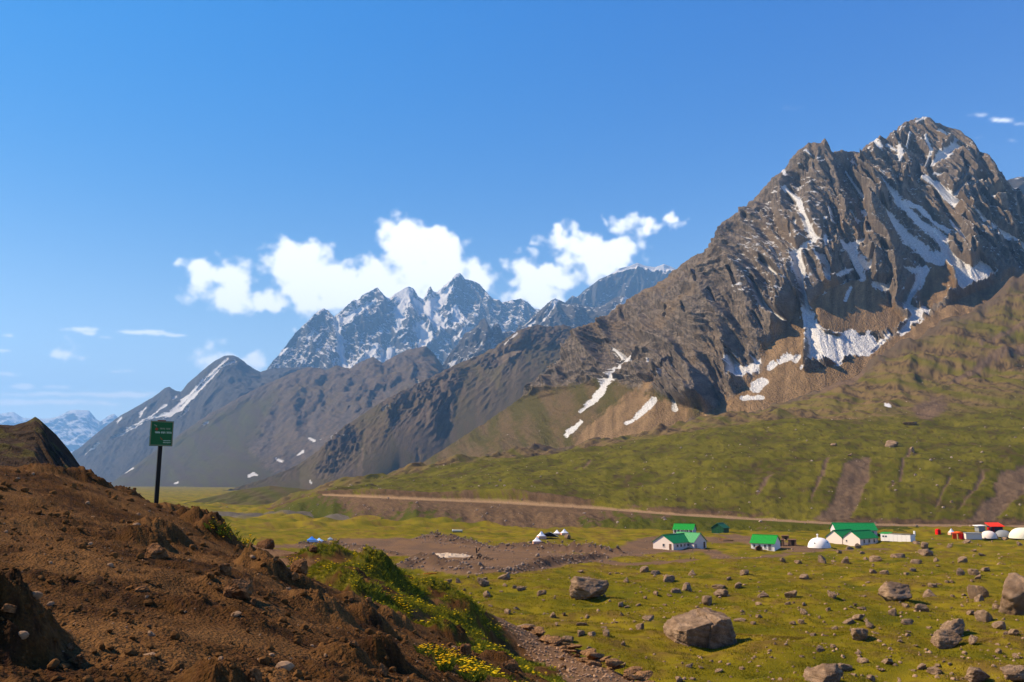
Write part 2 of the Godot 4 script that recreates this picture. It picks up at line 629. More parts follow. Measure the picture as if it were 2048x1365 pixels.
	s.area(s.scree, [[1640, 790], [1660, 760], [1700, 738], [1735, 735], [1720, 760], [1690, 785], [1650, 800]], 10.0)
	s.area(s.scree, [[1830, 830], [1822, 812], [1860, 795], [1900, 800], [1880, 830], [1850, 845]], 16.0)
	for l in [[[1620, 787, 3], [1640, 777, 4], [1666, 766, 2]], [[1768, 818, 1.3], [1780, 817, 1.2]], [[1736, 838, 1.1], [1744, 837, 1.1]]]:
		s.stroke(s.snow, l)
	var n1 := noise(42, 3)
	var n2 := noise(43, 2)
	var n3 := noise(44, 3, true)
	var out := s.pos.duplicate()
	for k in nu * rows:
		var p := s.pos[k]
		var zn := zone[k]
		if zn < 2.98:
			var top := 1.0 - smooth(1.0, 2.0, zn)
			p.y += n1.get_noise_2d(p.x / 90.0, p.z / 90.0) * lerpf(3.5, 9.0, top) * (1.0 - smooth(2.7, 2.98, zn))
			p.y += n1.get_noise_2d(p.x / 22.0 + 9.0, p.z / 30.0) * lerpf(1.6, 3.0, top) * (1.0 - smooth(2.7, 2.98, zn) * 0.7)
			p.y += n2.get_noise_2d(p.x / 6.0, p.z / 6.0) * 0.45
			if zn < 1.3:
				# runnels down the spur, slanting with the slope
				p.y += n3.get_noise_2d((p.x + p.z * 0.2 - p.y * 0.6) / 60.0, (p.y) / 260.0) * 5.0 * (1.0 - smooth(0.9, 1.3, zn))
			p.y -= smooth(-0.4, 0.6, s.scree[k]) * 0.5 * smooth(1.9, 2.1, zn)
		elif zn < 4.0:
			p.y += n2.get_noise_2d(p.x / 7.0, p.z / 7.0) * 0.5
			p.z += n2.get_noise_2d(p.x / 9.0, p.y / 5.0) * 0.8
		elif zn > 5.1:
			p.y += (n1.get_noise_2d(p.x / 16.0, p.z / 40.0) * 1.6 + n2.get_noise_2d(p.x / 3.5, p.z / 3.5) * 0.5) * smooth(5.1, 5.4, zn)
		out[k] = p
	s.pos = out
	hill_sheet = s
	var normals := grid_normals(s.pos, nu, rows)
	var colors := PackedColorArray()
	colors.resize(nu * rows)
	for k in nu * rows:
		var p := s.pos[k]
		var zn := zone[k]
		var c1 := n1.get_noise_2d(p.x / 45.0, p.z / 45.0)
		var c2 := n1.get_noise_2d(p.x / 8.0, p.z / 11.0)
		var c3 := n2.get_noise_2d(p.x / 2.4, p.z / 2.4)
		var c4 := n1.get_noise_2d((p.x + p.y * 1.1) / 26.0, (p.y - p.x * 0.1) / 300.0)
		var col := mixc(Vector3(0.108, 0.104, 0.014), Vector3(0.185, 0.160, 0.022), 0.5 + c1 * 0.9 + c2 * 0.5 + c3 * 0.3)
		col = mixc(col, Vector3(0.100, 0.070, 0.030), smooth(0.0, 0.5, c2 * 0.7 - c1 * 0.4 + c3 * 0.3))
		col = mixc(col, Vector3(0.034, 0.032, 0.014), smooth(0.28, 0.5, c2 * 0.6 + c3 * 0.7 + c1 * 0.3) * 0.4)
		if zn < 2.0:
			var up_share := 1.0 - smooth(1.5, 2.0, zn + c2 * 0.3)
			var upper := mixc(Vector3(0.205, 0.138, 0.064), Vector3(0.150, 0.132, 0.026), 0.35 + c4 * 1.7 + c1 * 0.4)
			upper = mixc(upper, Vector3(0.078, 0.052, 0.034), smooth(0.1, 0.5, c2 * 0.7 - c4 * 0.6 + c3 * 0.3))
			upper = mixc(upper, Vector3(0.135, 0.098, 0.066), 1.0 - smooth(0.0, 0.35, zn + c2 * 0.2))
			col = mixc(col, upper, up_share)
		var soil := mixc(Vector3(0.195, 0.122, 0.070), Vector3(0.125, 0.080, 0.050), 0.5 + c3 * 1.2 + c2)
		if zn >= 2.985 and zn < 4.0:
			col = mixc(soil * 0.85, col, smooth(0.0, 0.3, c1 + c3 * 0.4))
		elif zn >= 4.0 and zn <= 5.02 and p.x > -118.0:
			col = Vector3(0.38, 0.25, 0.145) * (1.0 + c3 * 0.15)
		elif zn > 5.02:
			var px := to_px(p).x
			var spill := exp(-pow((px - 1030.0) / 190.0, 2.0)) * 1.25 + exp(-pow((px - 740.0) / 80.0, 2.0)) * 0.7 + 0.22
			col = mixc(Vector3(0.078, 0.085, 0.013), Vector3(0.110, 0.108, 0.015), 0.5 + c1 + c2 * 0.5)
			col = mixc(col, soil, smooth(0.35, 0.65, spill - (zn - 5.0) * 0.75 + 0.12 + c2 * 0.5 + c3 * 0.25 + n1.get_noise_2d(p.x / 5.0, p.y / 60.0) * 0.3))
		col = mixc(col, mixc(Vector3(0.205, 0.138, 0.088), Vector3(0.140, 0.094, 0.062), 0.5 + c3 * 1.2), smooth(-0.1, 0.3, s.scree[k] + c2 * 0.35 + c3 * 0.2))
		col = mixc(col, SNOW, smooth(0.0, 0.1, s.snow[k] + c3 * 0.3))
		colors[k] = Color(col.x, col.y, col.z)
	setting("hill", grid_mesh(s.pos, normals, colors, nu, rows), M.slope)

# ---------------------------------------------------------------- the ranges
func build_main_mountain() -> void:
	var crest := [[760, 975, 1600], [820, 942, 1591], [900, 892, 1580], [960, 852, 1576], [1040, 800, 1571], [1060, 780, 1570], [1110, 735, 1567], [1150, 690, 1565], [1190, 655, 1564], [1240, 610, 1561], [1280, 585, 1560], [1320, 563, 1555], [1350, 543, 1551], [1385, 515, 1547], [1420, 498, 1543], [1455, 457, 1538], [1490, 415, 1529], [1530, 375, 1518], [1560, 345, 1510], [1600, 300, 1500], [1617, 283, 1500], [1625, 288, 1500], [1640, 285, 1500], [1650, 277, 1500], [1665, 303, 1506], [1690, 302, 1540], [1720, 306, 1580], [1745, 284, 1592], [1762, 272, 1600], [1775, 276, 1606], [1790, 262, 1613], [1812, 244, 1624], [1845, 233, 1640], [1862, 236, 1640], [1872, 246, 1640], [1900, 256, 1640], [1925, 266, 1640], [1942, 280, 1640], [1960, 308, 1640], [1983, 328, 1644], [2000, 350, 1648], [2030, 382, 1654], [2060, 400, 1660], [2150, 440, 1673], [2320, 470, 1700]]
	var upper := [[760, 980, 1580], [900, 910, 1540], [1000, 855, 1495], [1100, 790, 1450], [1200, 715, 1415], [1300, 650, 1380], [1450, 560, 1340], [1640, 420, 1310], [1720, 420, 1360], [1845, 370, 1420], [1960, 410, 1430], [2060, 470, 1440], [2320, 540, 1480]]
	var middle := [[760, 985, 1560], [900, 930, 1480], [1000, 875, 1390], [1100, 850, 1300], [1200, 800, 1230], [1300, 750, 1160], [1450, 730, 1110], [1640, 610, 1120], [1800, 600, 1180], [1900, 560, 1199], [2060, 560, 1230], [2320, 600, 1260]]
	var foot := [[760, 990, 1540], [820, 975, 1480], [1000, 925, 1250], [1300, 885, 1000], [1500, 842, 930], [1650, 812, 910], [1800, 735, 950], [1900, 690, 980], [2060, 625, 1030], [2320, 560, 1060]]
	var s := loft(770, 2640, 1040, [crest, upper, middle, foot], [125, 160, 90], 380.0, 420.0)
	# scree fans and the turf of the lower slopes
	s.area(s.scree, [[1735, 548], [1700, 560], [1650, 575], [1628, 600], [1618, 640], [1650, 665], [1690, 672], [1740, 668], [1800, 655], [1812, 640], [1780, 605], [1755, 575]], 16.0)
	s.area(s.scree, [[1850, 515], [1888, 522], [1905, 550], [1915, 585], [1885, 605], [1850, 615], [1838, 600], [1845, 560]], 14.0)
	s.area(s.scree, [[1600, 600], [1565, 660], [1525, 700], [1520, 740], [1465, 790], [1400, 830], [1400, 900], [1900, 900], [1900, 660], [1800, 670], [1740, 720], [1680, 735], [1640, 730], [1612, 740], [1612, 640]], 26.0)
	s.area(s.scree, [[1600, 745], [1680, 722], [1745, 700], [1800, 662], [1845, 640], [1900, 604], [1990, 565], [2080, 530], [2080, 720], [1600, 920]], 20.0)
	s.area(s.scree, [[1375, 815], [1290, 790], [1330, 745], [1290, 765], [1200, 830], [1150, 880], [1140, 930], [1380, 930]], 22.0)
	s.area(s.green, [[700, 990], [830, 918], [960, 842], [1040, 794], [1100, 780], [1165, 764], [1230, 760], [1290, 775], [1360, 800], [1420, 812], [1420, 1000], [700, 1000]], 24.0)
	# snow
	s.area(s.snow, [[1618, 642], [1632, 645], [1651, 664], [1680, 671], [1700, 659], [1719, 669], [1738, 664], [1753, 684], [1777, 664], [1782, 669], [1738, 708], [1700, 713], [1676, 729], [1651, 722], [1637, 717], [1613, 737], [1603, 737], [1618, 708], [1615, 664]], 7.0)
	s.area(s.snow, [[1874, 471], [1888, 480], [1912, 509], [1946, 534], [1961, 519], [1980, 529], [1995, 546], [1980, 567], [1937, 587], [1893, 600], [1917, 582], [1908, 548], [1884, 514]], 7.0)
	s.area(s.snow, [[1463, 703], [1487, 732], [1521, 717], [1516, 742], [1492, 756], [1468, 761]], 6.0)
	s.area(s.snow, [[1826, 618], [1850, 612], [1860, 620], [1836, 642], [1805, 670], [1797, 664], [1818, 640]], 6.0)
	for l in [
		[[1569, 374, 4.63], [1593, 398, 7.73], [1610, 432, 7.73], [1625, 468, 9.27], [1632, 476, 7.73]],
		[[1632, 478, 6.19], [1613, 490, 10.82], [1596, 509, 12.36], [1605, 538, 13.91], [1610, 567, 7.73], [1613, 596, 6.19]],
		[[1613, 596, 7.73], [1616, 625, 9.27], [1620, 650, 12.36]],
		[[1680, 483, 4.63], [1700, 498, 12.36], [1714, 534, 10.82], [1724, 553, 6.19]], [[1700, 490, 7.73], [1729, 478, 4.63]], [[1719, 516, 9.27], [1735, 532, 9.27], [1750, 516, 6.19]],
		[[1644, 512, 9.27], [1656, 534, 9.27], [1661, 566, 4.63]], [[1661, 556, 6.19], [1690, 543, 7.73], [1702, 536, 4.63]],
		[[1729, 331, 4.63], [1758, 355, 7.73], [1787, 384, 7.73], [1801, 408, 9.27], [1835, 442, 9.27], [1864, 461, 10.82], [1884, 480, 12.36]],
		[[1790, 400, 4.63], [1835, 412, 7.73], [1862, 440, 6.19], [1895, 460, 6.19]],
		[[1767, 413, 4.63], [1787, 442, 9.27], [1811, 471, 12.36], [1835, 490, 13.91], [1855, 509, 13.91], [1888, 519, 9.27]],
		[[1816, 538, 9.27], [1835, 540, 7.73], [1848, 536, 7.73], [1832, 572, 9.27], [1816, 611, 9.27], [1835, 628, 10.82]],
		[[1845, 350, 6.19], [1874, 369, 9.27], [1893, 389, 10.82], [1912, 403, 9.27], [1942, 420, 4.63]],
		[[1864, 328, 4.63], [1884, 311, 12.36], [1908, 292, 10.82], [1930, 303, 6.19]], [[1912, 390, 7.73], [1938, 365, 4.63]], [[1905, 300, 7.73], [1912, 280, 4.63]],
		[[1798, 292, 6.19], [1802, 305, 7.73], [1800, 318, 4.63]], [[1747, 280, 6.19], [1757, 292, 6.19]], [[1775, 290, 4.63], [1790, 298, 4.63]],
		[[1956, 422, 6.19], [1975, 447, 9.27], [2004, 466, 9.27], [2038, 485, 7.73], [2060, 497, 6.19]], [[1955, 365, 7.73], [1970, 370, 6.19]], [[1990, 400, 9.27], [2005, 402, 6.19]],
		[[1516, 572, 4.63], [1531, 611, 6.19], [1550, 630, 6.19], [1572, 645, 4.63]], [[1531, 529, 6.19], [1550, 548, 7.73], [1572, 570, 4.63]],
		[[1753, 567, 7.73], [1772, 575, 10.82], [1787, 565, 4.63]], [[1650, 470, 4.63], [1652, 490, 4.63]], [[1738, 455, 4.63], [1743, 470, 6.19]], [[1728, 422, 6.19], [1733, 428, 6.19]],
		[[1511, 775, 7.73], [1528, 763, 6.19]], [[1487, 796, 3.86], [1526, 795, 3.09]], [[1560, 722, 4.63], [1580, 712, 6.19]], [[1540, 735, 4.63], [1550, 727, 4.63]], [[1592, 720, 4.63], [1598, 712, 4.63]],
		[[1266, 705, 2.48], [1244, 727, 5.8], [1222, 753, 5.8], [1200, 782, 6.62], [1186, 800, 4.97], [1171, 815, 3.31], [1162, 824, 2.48]], [[1226, 698, 2.48], [1241, 714, 6.62]],
		[[1354, 718, 2.48], [1336, 749, 4.14], [1340, 766, 3.31]], [[1308, 800, 4.97], [1288, 819, 5.8], [1270, 836, 3.31]], [[1265, 840, 3.31], [1253, 846, 3.31]],
		[[1162, 843, 3.31], [1142, 859, 4.14], [1131, 870, 3.31]], [[1349, 797, 3.31], [1350, 817, 4.14]], [[1306, 726, 4.14]], [[1264, 754, 3.31]], [[1118, 733, 3.31]], [[1508, 715, 3.31]],
		[[1388, 630, 2.48], [1395, 645, 2.48]], [[1340, 640, 2.48], [1350, 630, 2.48]], [[1612, 300, 3.31], [1620, 308, 2.48]], [[1566, 340, 3.31], [1572, 350, 2.48]], [[1596, 325, 3.31]],
		[[1835, 240, 3], [1850, 236, 3]], [[1880, 262, 4], [1895, 272, 4]], [[1500, 445, 4]], [[1690, 340, 3], [1712, 372, 4], [1730, 400, 3]], [[1705, 322, 3], [1735, 352, 4], [1762, 392, 3]], [[1850, 268, 3], [1862, 300, 4], [1850, 330, 3]], [[1870, 345, 4], [1895, 352, 3]], [[1925, 320, 3], [1935, 345, 4], [1920, 368, 4]], [[1820, 262, 3], [1812, 290, 3]], [[1900, 440, 3], [1925, 470, 4], [1950, 495, 3]], [[1930, 440, 3], [1962, 482, 4], [1990, 505, 3]], [[1965, 390, 3], [1985, 420, 4], [2010, 440, 3]], [[1700, 420, 3], [1712, 445, 4]], [[1655, 410, 3], [1662, 440, 3]], [[1590, 440, 3], [1580, 470, 3]], [[1548, 500, 3], [1560, 520, 3]], [[1480, 560, 3], [1490, 590, 3]], [[1440, 600, 2.5], [1446, 622, 2.5]], [[1520, 640, 3], [1530, 662, 3]], [[1770, 500, 4], [1790, 525, 4]], [[1700, 575, 3], [1690, 600, 3]], [[1410, 560, 2.5], [1418, 585, 2.5]], [[1521, 427, 4], [1530, 424, 3]], [[1660, 700, 3]],
	]:
		s.stroke(s.snow, l)
	var specks := PackedFloat32Array()
	specks.resize(s.snow.size())
	specks.fill(-1.0)
	s.area(specks, [[1500, 440], [1620, 300], [1760, 270], [1850, 225], [1960, 310], [2080, 400], [2080, 540], [1900, 520], [1800, 560], [1700, 560], [1560, 640], [1480, 600]], 20.0)
	for k in s.snow.size():
		if specks[k] > 0.0:
			s.snow[k] = maxf(s.snow[k], -0.52)
	relieve(s, [
		[noise(51, 2, true), 270.0, 1500.0, 60.0, -0.10, 0.0],
		[noise(52, 2, true), 88.0, 900.0, 27.0, -0.20, 0.1],
		[noise(57, 2, true), 36.0, 520.0, 11.9, -0.25, 0.3],
		[noise(53, 2, true), 14.0, 260.0, 5.5, -0.28, 0.5],
		[noise(151, 2, true), 30.0, 1600.0, 8.0, -0.62, 0.3],
		[blocks(58), 26.0, 130.0, 6.0, -0.3, 0.4],
		[noise(54, 3), 9.0, 20.0, 2.0, 0.0, 0.8],
	], Vector3(-0.5, 0.1, 0.85).normalized(), 0.07, 40, 3.0)
	var colors := paint_range(s, [Vector3(0.305, 0.245, 0.195), Vector3(0.150, 0.125, 0.104), Vector3(0.275, 0.205, 0.142)], Vector3(0.300, 0.195, 0.102), [Vector3(0.125, 0.105, 0.030), Vector3(0.190, 0.130, 0.064)], 0.2, 9.0)
	setting("mountain", grid_mesh(s.pos, grid_normals(s.pos, s.nu, s.nv), colors, s.nu, s.nv), M.rock)

func build_ranges() -> void:
	var bare_rock := [Vector3(0.195, 0.145, 0.102), Vector3(0.115, 0.090, 0.070), Vector3(0.180, 0.134, 0.076)]
	var grey_rock := [Vector3(0.130, 0.118, 0.108), Vector3(0.075, 0.070, 0.068), Vector3(0.110, 0.098, 0.085)]
	var turf := [Vector3(0.120, 0.102, 0.034), Vector3(0.115, 0.086, 0.048)]
	# the brown spur behind the terrace
	big = 1.6
	var s := loft(290, 1420, 460, [
		[[280, 1032, 1100], [340, 1013, 1180], [400, 998, 1295], [480, 974, 1450], [540, 955, 1545], [600, 928, 1640], [640, 900, 1689], [690, 853, 1751], [770, 800, 1850], [830, 770, 1916], [870, 752, 1961], [905, 733, 2000], [930, 722, 2027], [960, 712, 2061], [1000, 688, 2105], [1040, 660, 2150], [1075, 651, 2193], [1100, 655, 2225], [1130, 650, 2262], [1160, 662, 2300], [1250, 640, 2332], [1440, 640, 2400]],
		[[280, 1034, 1050], [480, 990, 1300], [600, 958, 1480], [700, 905, 1560], [800, 860, 1640], [900, 820, 1720], [1040, 760, 1800], [1160, 740, 1900], [1440, 720, 2000]],
		[[280, 1042, 1000], [480, 1020, 1050], [600, 1010, 1150], [700, 990, 1300], [800, 975, 1480], [900, 945, 1560], [1000, 890, 1600], [1160, 800, 1700], [1440, 760, 1800]]], [90, 100], 250.0, 300.0)
	s.area(s.green, [[300, 1060], [300, 1020], [480, 970], [600, 925], [640, 898], [660, 905], [620, 960], [640, 975], [700, 985], [760, 980], [800, 1000]], 24.0)
	var crags := PackedFloat32Array()
	crags.resize(s.snow.size())
	crags.fill(-1.0)
	for o in [[[640, 890], [700, 840], [720, 880], [710, 960], [660, 965], [625, 955]], [[760, 800], [880, 735], [930, 740], [905, 800], [900, 870], [860, 930], [800, 900], [775, 850]], [[930, 725], [1050, 640], [1180, 645], [1180, 690], [1060, 700], [980, 740]]]:
		s.area(crags, o, 22.0)
	for k in s.green.size():
		s.green[k] = maxf(s.green[k], clampf(-crags[k], -1.0, 0.35))
	for l in [[[840, 945, 5], [835, 900, 3]], [[725, 900, 3], [718, 950, 6]], [[1000, 720, 8], [1060, 690, 5]]]:
		s.stroke(s.scree, l)
	for l in [[[680, 876, 1.75], [688, 873, 1.4]], [[765, 822, 2.1], [775, 820, 1.4]], [[620, 962, 1.75], [622, 968, 1.4]], [[1010, 688, 1.75], [1035, 668, 1.4]]]:
		s.stroke(s.snow, l)
	relieve(s, [[noise(61, 3, true), 330.0, 900.0, 36.0, 0.05, 0.0], [noise(62, 3, true), 110.0, 420.0, 12.5, 0.1, 0.2], [blocks(162), 60.0, 240.0, 9.0, 0.05, 0.2], [noise(63, 3, true), 26.0, 90.0, 6.0, 0.2, 0.5], [noise(163, 3, true), 48.0, 60.0, 11.5, 0.0, 0.8]], Vector3(0.25, 0.1, 0.96).normalized(), 0.1, 24, 0.0, 0.9)
	setting("mountain", grid_mesh(s.pos, grid_normals(s.pos, s.nu, s.nv), paint_range(s, [bare_rock[0], bare_rock[1], bare_rock[2]], Vector3(0.225, 0.165, 0.105), [Vector3(0.150, 0.118, 0.056), Vector3(0.165, 0.122, 0.074)], 0.0, 14.0), s.nu, s.nv), M.rock)
	# the green toe of the spur on the valley floor
	big = 1.0
	s = loft(270, 700, 200, [
		[[270, 1036, 660], [300, 1026, 700], [340, 1012, 760], [400, 999, 840], [480, 980, 940], [540, 972, 1000], [600, 978, 1030], [700, 992, 1040]],
		[[270, 1040, 620], [400, 1022, 700], [520, 1008, 760], [600, 1005, 800], [700, 1006, 820]],
		[[270, 1060, 560], [400, 1052, 560], [520, 1046, 570], [600, 1036, 600], [700, 1030, 640]]], [24, 24], 20.0, 120.0)
	s.green.fill(1.0)
	relieve(s, [[noise(86, 3), 90.0, 120.0, 40.0, 0.3, 0.0], [noise(87, 3), 25.0, 40.0, 11.0, 0.2, 0.3]], Vector3(0.1, 0.5, 0.85).normalized(), 0.2, 8)
	setting("hill", grid_mesh(s.pos, grid_normals(s.pos, s.nu, s.nv), paint_range(s, bare_rock, Vector3(0.2, 0.15, 0.1), [Vector3(0.115, 0.110, 0.020), Vector3(0.140, 0.105, 0.045)], 0.0, 10.0), s.nu, s.nv), M.slope)
	# the dark ridge behind it
	big = 1.75
	s = loft(150, 1100, 330, [
		[[150, 1010, 3105], [220, 968, 3198], [280, 925, 3233], [330, 890, 3262], [430, 822, 3328], [500, 785, 3332], [530, 770, 3333], [570, 752, 3328], [600, 741, 3325], [620, 735, 3303], [650, 742, 3269], [672, 733, 3245], [700, 738, 3213], [725, 722, 3183], [745, 716, 3158], [765, 728, 3130], [790, 712, 3096], [815, 700, 3059], [832, 697, 3036], [850, 692, 3003], [868, 706, 3006], [885, 732, 3009], [905, 760, 3013], [1000, 800, 3031], [1100, 800, 3050]],
		[[150, 1016, 2700], [340, 960, 2735], [480, 890, 2805], [600, 850, 2741], [770, 790, 2633], [900, 780, 2539], [1100, 810, 2600]],
		[[150, 1025, 2025], [340, 1018, 1953], [480, 985, 1994], [600, 945, 2100], [770, 830, 2264], [900, 800, 2248], [1100, 830, 2400]]], [80, 90], 320.0, 400.0)
	for l in [[[650, 790, 3], [632, 830, 5], [622, 870, 10], [640, 890, 14]], [[700, 820, 6], [690, 850, 14]], [[770, 780, 4], [775, 790, 6]]]:
		s.stroke(s.scree, l)
	s.area(s.green, [[150, 1040], [150, 1000], [330, 890], [480, 800], [560, 780], [500, 900], [560, 960], [480, 1000]], 30.0)
	for l in [[[497, 953, 3.1], [506, 949, 3.72], [514, 951, 1.86]], [[553, 920, 2.48], [562, 924, 3.1]], [[596, 910, 1.86], [606, 904, 2.48]], [[618, 877, 1.86], [628, 882, 3.1]], [[664, 876, 2.48], [676, 868, 1.86]], [[408, 851, 1.86], [416, 847, 1.86]], [[350, 968, 1.55], [356, 966, 1.55]], [[250, 946, 1.55], [266, 938, 1.55]], [[830, 765, 3.1], [832, 775, 3.1]], [[640, 880, 1.24]]]:
		s.stroke(s.snow, l)
	relieve(s, [[noise(64, 3, true), 420.0, 1200.0, 95.0, 0.1, 0.0], [noise(65, 3, true), 120.0, 520.0, 20.0, 0.15, 0.2], [blocks(165), 70.0, 260.0, 30.0, 0.1, 0.2], [noise(66, 3, true), 34.0, 110.0, 8.0, 0.2, 0.5], [noise(166, 3, true), 60.0, 80.0, 11.9, 0.0, 0.8]], Vector3(0.3, 0.1, 0.95).normalized(), 0.14, 22, 0.0, 0.7)
	setting("mountain", grid_mesh(s.pos, grid_normals(s.pos, s.nu, s.nv), paint_range(s, bare_rock, Vector3(0.150, 0.120, 0.095), turf, 0.0, 18.0), s.nu, s.nv), M.rock)
	# the long ridge with slanting bands of snow
	big = 1.7
	s = loft(90, 720, 270, [
		[[90, 955, 4620], [140, 912, 4669], [160, 895, 4661], [200, 862, 4645], [240, 832, 4626], [260, 822, 4616], [310, 792, 4589], [330, 776, 4579], [338, 774, 4577], [350, 782, 4577], [362, 785, 4576], [375, 768, 4575], [400, 746, 4571], [430, 722, 4567], [448, 713, 4563], [466, 711, 4559], [480, 718, 4558], [500, 734, 4557], [520, 745, 4557], [540, 738, 4556], [600, 735, 4552], [720, 740, 4542]],
		[[90, 962, 4200], [200, 905, 4084], [330, 860, 3943], [450, 800, 3818], [720, 780, 3794]],
		[[90, 990, 3639], [200, 985, 3530], [300, 960, 3427], [430, 880, 3290], [600, 800, 3373], [720, 800, 3449]]], [70, 70], 320.0, 420.0)
	for l in [
		[[455, 720, 2.4], [420, 750, 1.8], [380, 790, 3.0], [340, 828, 3.6], [300, 840, 2.4], [260, 862, 1.8], [226, 880, 1.5]], [[330, 838, 3.6], [360, 820, 4.8], [400, 780, 3.0], [440, 740, 3.0], [470, 725, 2.4]],
		[[360, 840, 1.8], [372, 828, 2.4], [378, 816, 1.8]], [[250, 862, 1.5], [300, 835, 1.8], [332, 812, 2.4]], [[172, 910, 1.5], [200, 890, 1.8]], [[280, 828, 1.8], [292, 816, 1.8]], [[235, 846, 1.8], [242, 836, 1.8]],
		[[425, 745, 1.8], [452, 722, 2.4]], [[385, 800, 1.8], [410, 770, 1.8]], [[280, 835, 1.8], [285, 825, 1.8]], [[345, 800, 1.8], [352, 794, 1.8]],
	]:
		s.stroke(s.snow, l)
	relieve(s, [[noise(67, 3, true), 420.0, 1200.0, 80.0, 0.1, 0.0], [noise(68, 3, true), 130.0, 500.0, 20.0, 0.2, 0.2], [noise(69, 2, true), 40.0, 130.0, 8.0, 0.2, 0.5]], Vector3(0.3, 0.1, 0.95).normalized(), 0.1, 20, 0.0, 0.6)
	setting("mountain", grid_mesh(s.pos, grid_normals(s.pos, s.nu, s.nv), paint_range(s, grey_rock, Vector3(0.14, 0.12, 0.1), turf, 0.0, 20.0), s.nu, s.nv), M.rock)
	# pinnacles in front of the snow peaks
	big = 1.9
	s = loft(850, 1400, 270, [
		[[850, 790, 3300], [872, 752, 3300], [890, 722, 3320], [902, 704, 3350], [915, 690, 3370], [930, 668, 3400], [945, 660, 3410], [957, 650, 3430], [962, 640, 3440], [970, 637, 3450], [975, 648, 3450], [981, 662, 3450], [990, 648, 3470], [998, 650, 3480], [1004, 668, 3490], [1020, 662, 3500], [1030, 668, 3510], [1038, 650, 3520], [1046, 655, 3530], [1055, 645, 3540], [1066, 632, 3550], [1078, 624, 3560], [1090, 612, 3580], [1110, 597, 3600], [1120, 602, 3610], [1135, 610, 3620], [1150, 608, 3640], [1170, 614, 3650], [1190, 618, 3650], [1210, 610, 3650], [1232, 596, 3650], [1246, 592, 3650], [1262, 600, 3650], [1300, 615, 3650], [1400, 640, 3650]],
		[[850, 800, 3150], [970, 715, 3200], [1110, 690, 3300], [1400, 690, 3300]],
		[[850, 830, 2900], [1100, 790, 2950], [1400, 770, 2950]]], [90, 50], 300.0, 300.0)
	for l in [[[1112, 600, 4], [1100, 622, 3], [1088, 640, 2.5]], [[955, 700, 4], [960, 690, 3]], [[905, 730, 4], [912, 720, 3]], [[900, 745, 3], [900, 760, 3]], [[1237, 618, 4], [1259, 598, 7]], [[1225, 640, 3], [1240, 622, 8]], [[1055, 655, 4], [1066, 645, 3]], [[920, 735, 3], [926, 722, 2.5]], [[978, 680, 4], [988, 700, 4]], [[940, 720, 3], [948, 712, 2]]]:
		s.stroke(s.snow, l)
	relieve(s, [[noise(70, 4, true), 230.0, 700.0, 60.0, -0.2, 0.0], [noise(71, 3, true), 70.0, 260.0, 26.0, -0.3, 0.2], [noise(72, 2, true), 30.0, 90.0, 9.0, -0.3, 0.4]], Vector3(0.1, 0.1, 0.98).normalized(), 0.22, 18)
	setting("mountain", grid_mesh(s.pos, grid_normals(s.pos, s.nu, s.nv), paint_range(s, grey_rock, Vector3(0.14, 0.12, 0.1), turf, 0.56, 16.0), s.nu, s.nv), M.rock)
	# the snow peaks under the clouds
	big = 2.0
	s = loft(490, 1190, 520, [
		[[490, 775, 4700], [530, 745, 4800], [545, 722, 4820], [560, 705, 4840], [575, 684, 4860], [590, 664, 4880], [605, 652, 4900], [620, 640, 4920], [635, 624, 4940], [648, 617, 4950], [658, 622, 4950], [668, 634, 4950], [682, 622, 4970], [700, 608, 4990], [708, 600, 5000], [714, 602, 5000], [724, 590, 5010], [740, 582, 5030], [755, 575, 5050], [763, 584, 5050], [772, 594, 5050], [778, 598, 5050], [790, 588, 5070], [806, 578, 5090], [818, 572, 5100], [828, 577, 5100], [836, 592, 5100], [846, 600, 5110], [852, 590, 5110], [857, 576, 5110], [861, 573, 5110], [867, 584, 5120], [874, 586, 5130], [890, 570, 5150], [903, 560, 5160], [908, 552, 5170], [918, 545, 5180], [925, 550, 5180], [930, 557, 5180], [945, 560, 5180], [958, 566, 5170], [968, 578, 5160], [980, 592, 5150], [990, 600, 5140], [1003, 606, 5120], [1012, 604, 5110], [1025, 600, 5100], [1042, 596, 5090], [1055, 604, 5080], [1068, 617, 5070], [1080, 620, 5060], [1110, 630, 5050], [1190, 640, 5050]],
		[[490, 780, 4600], [600, 705, 4680], [650, 680, 4700], [760, 650, 4750], [918, 640, 4850], [1040, 660, 4850], [1190, 680, 4850]],
		[[490, 830, 4200], [650, 780, 4250], [800, 770, 4300], [1000, 750, 4350], [1190, 740, 4400]]], [120, 80], 500.0, 500.0)
	for l in [
		[[672, 640, 5], [680, 680, 4], [684, 720, 6], [690, 740, 8]], [[755, 690, 4], [735, 715, 6], [712, 740, 7]], [[780, 700, 10], [775, 730, 10]], [[800, 590, 14], [818, 585, 8], [800, 620, 8], [796, 660, 5]],
		[[860, 610, 14], [880, 600, 10], [900, 575, 6]], [[830, 600, 6], [850, 620, 9], [880, 650, 9]], [[840, 650, 9], [855, 680, 8], [845, 690, 6]], [[720, 620, 7], [690, 640, 8]], [[616, 675, 4], [625, 665, 3]], [[545, 755, 6], [540, 775, 5]], [[560, 710, 3], [575, 695, 3]],
		[[910, 620, 7], [915, 640, 8]], [[940, 660, 8], [925, 680, 6]], [[750, 600, 4], [735, 612, 4]], [[1070, 650, 7], [1078, 660, 5]],
	]:
		s.stroke(s.snow, l)
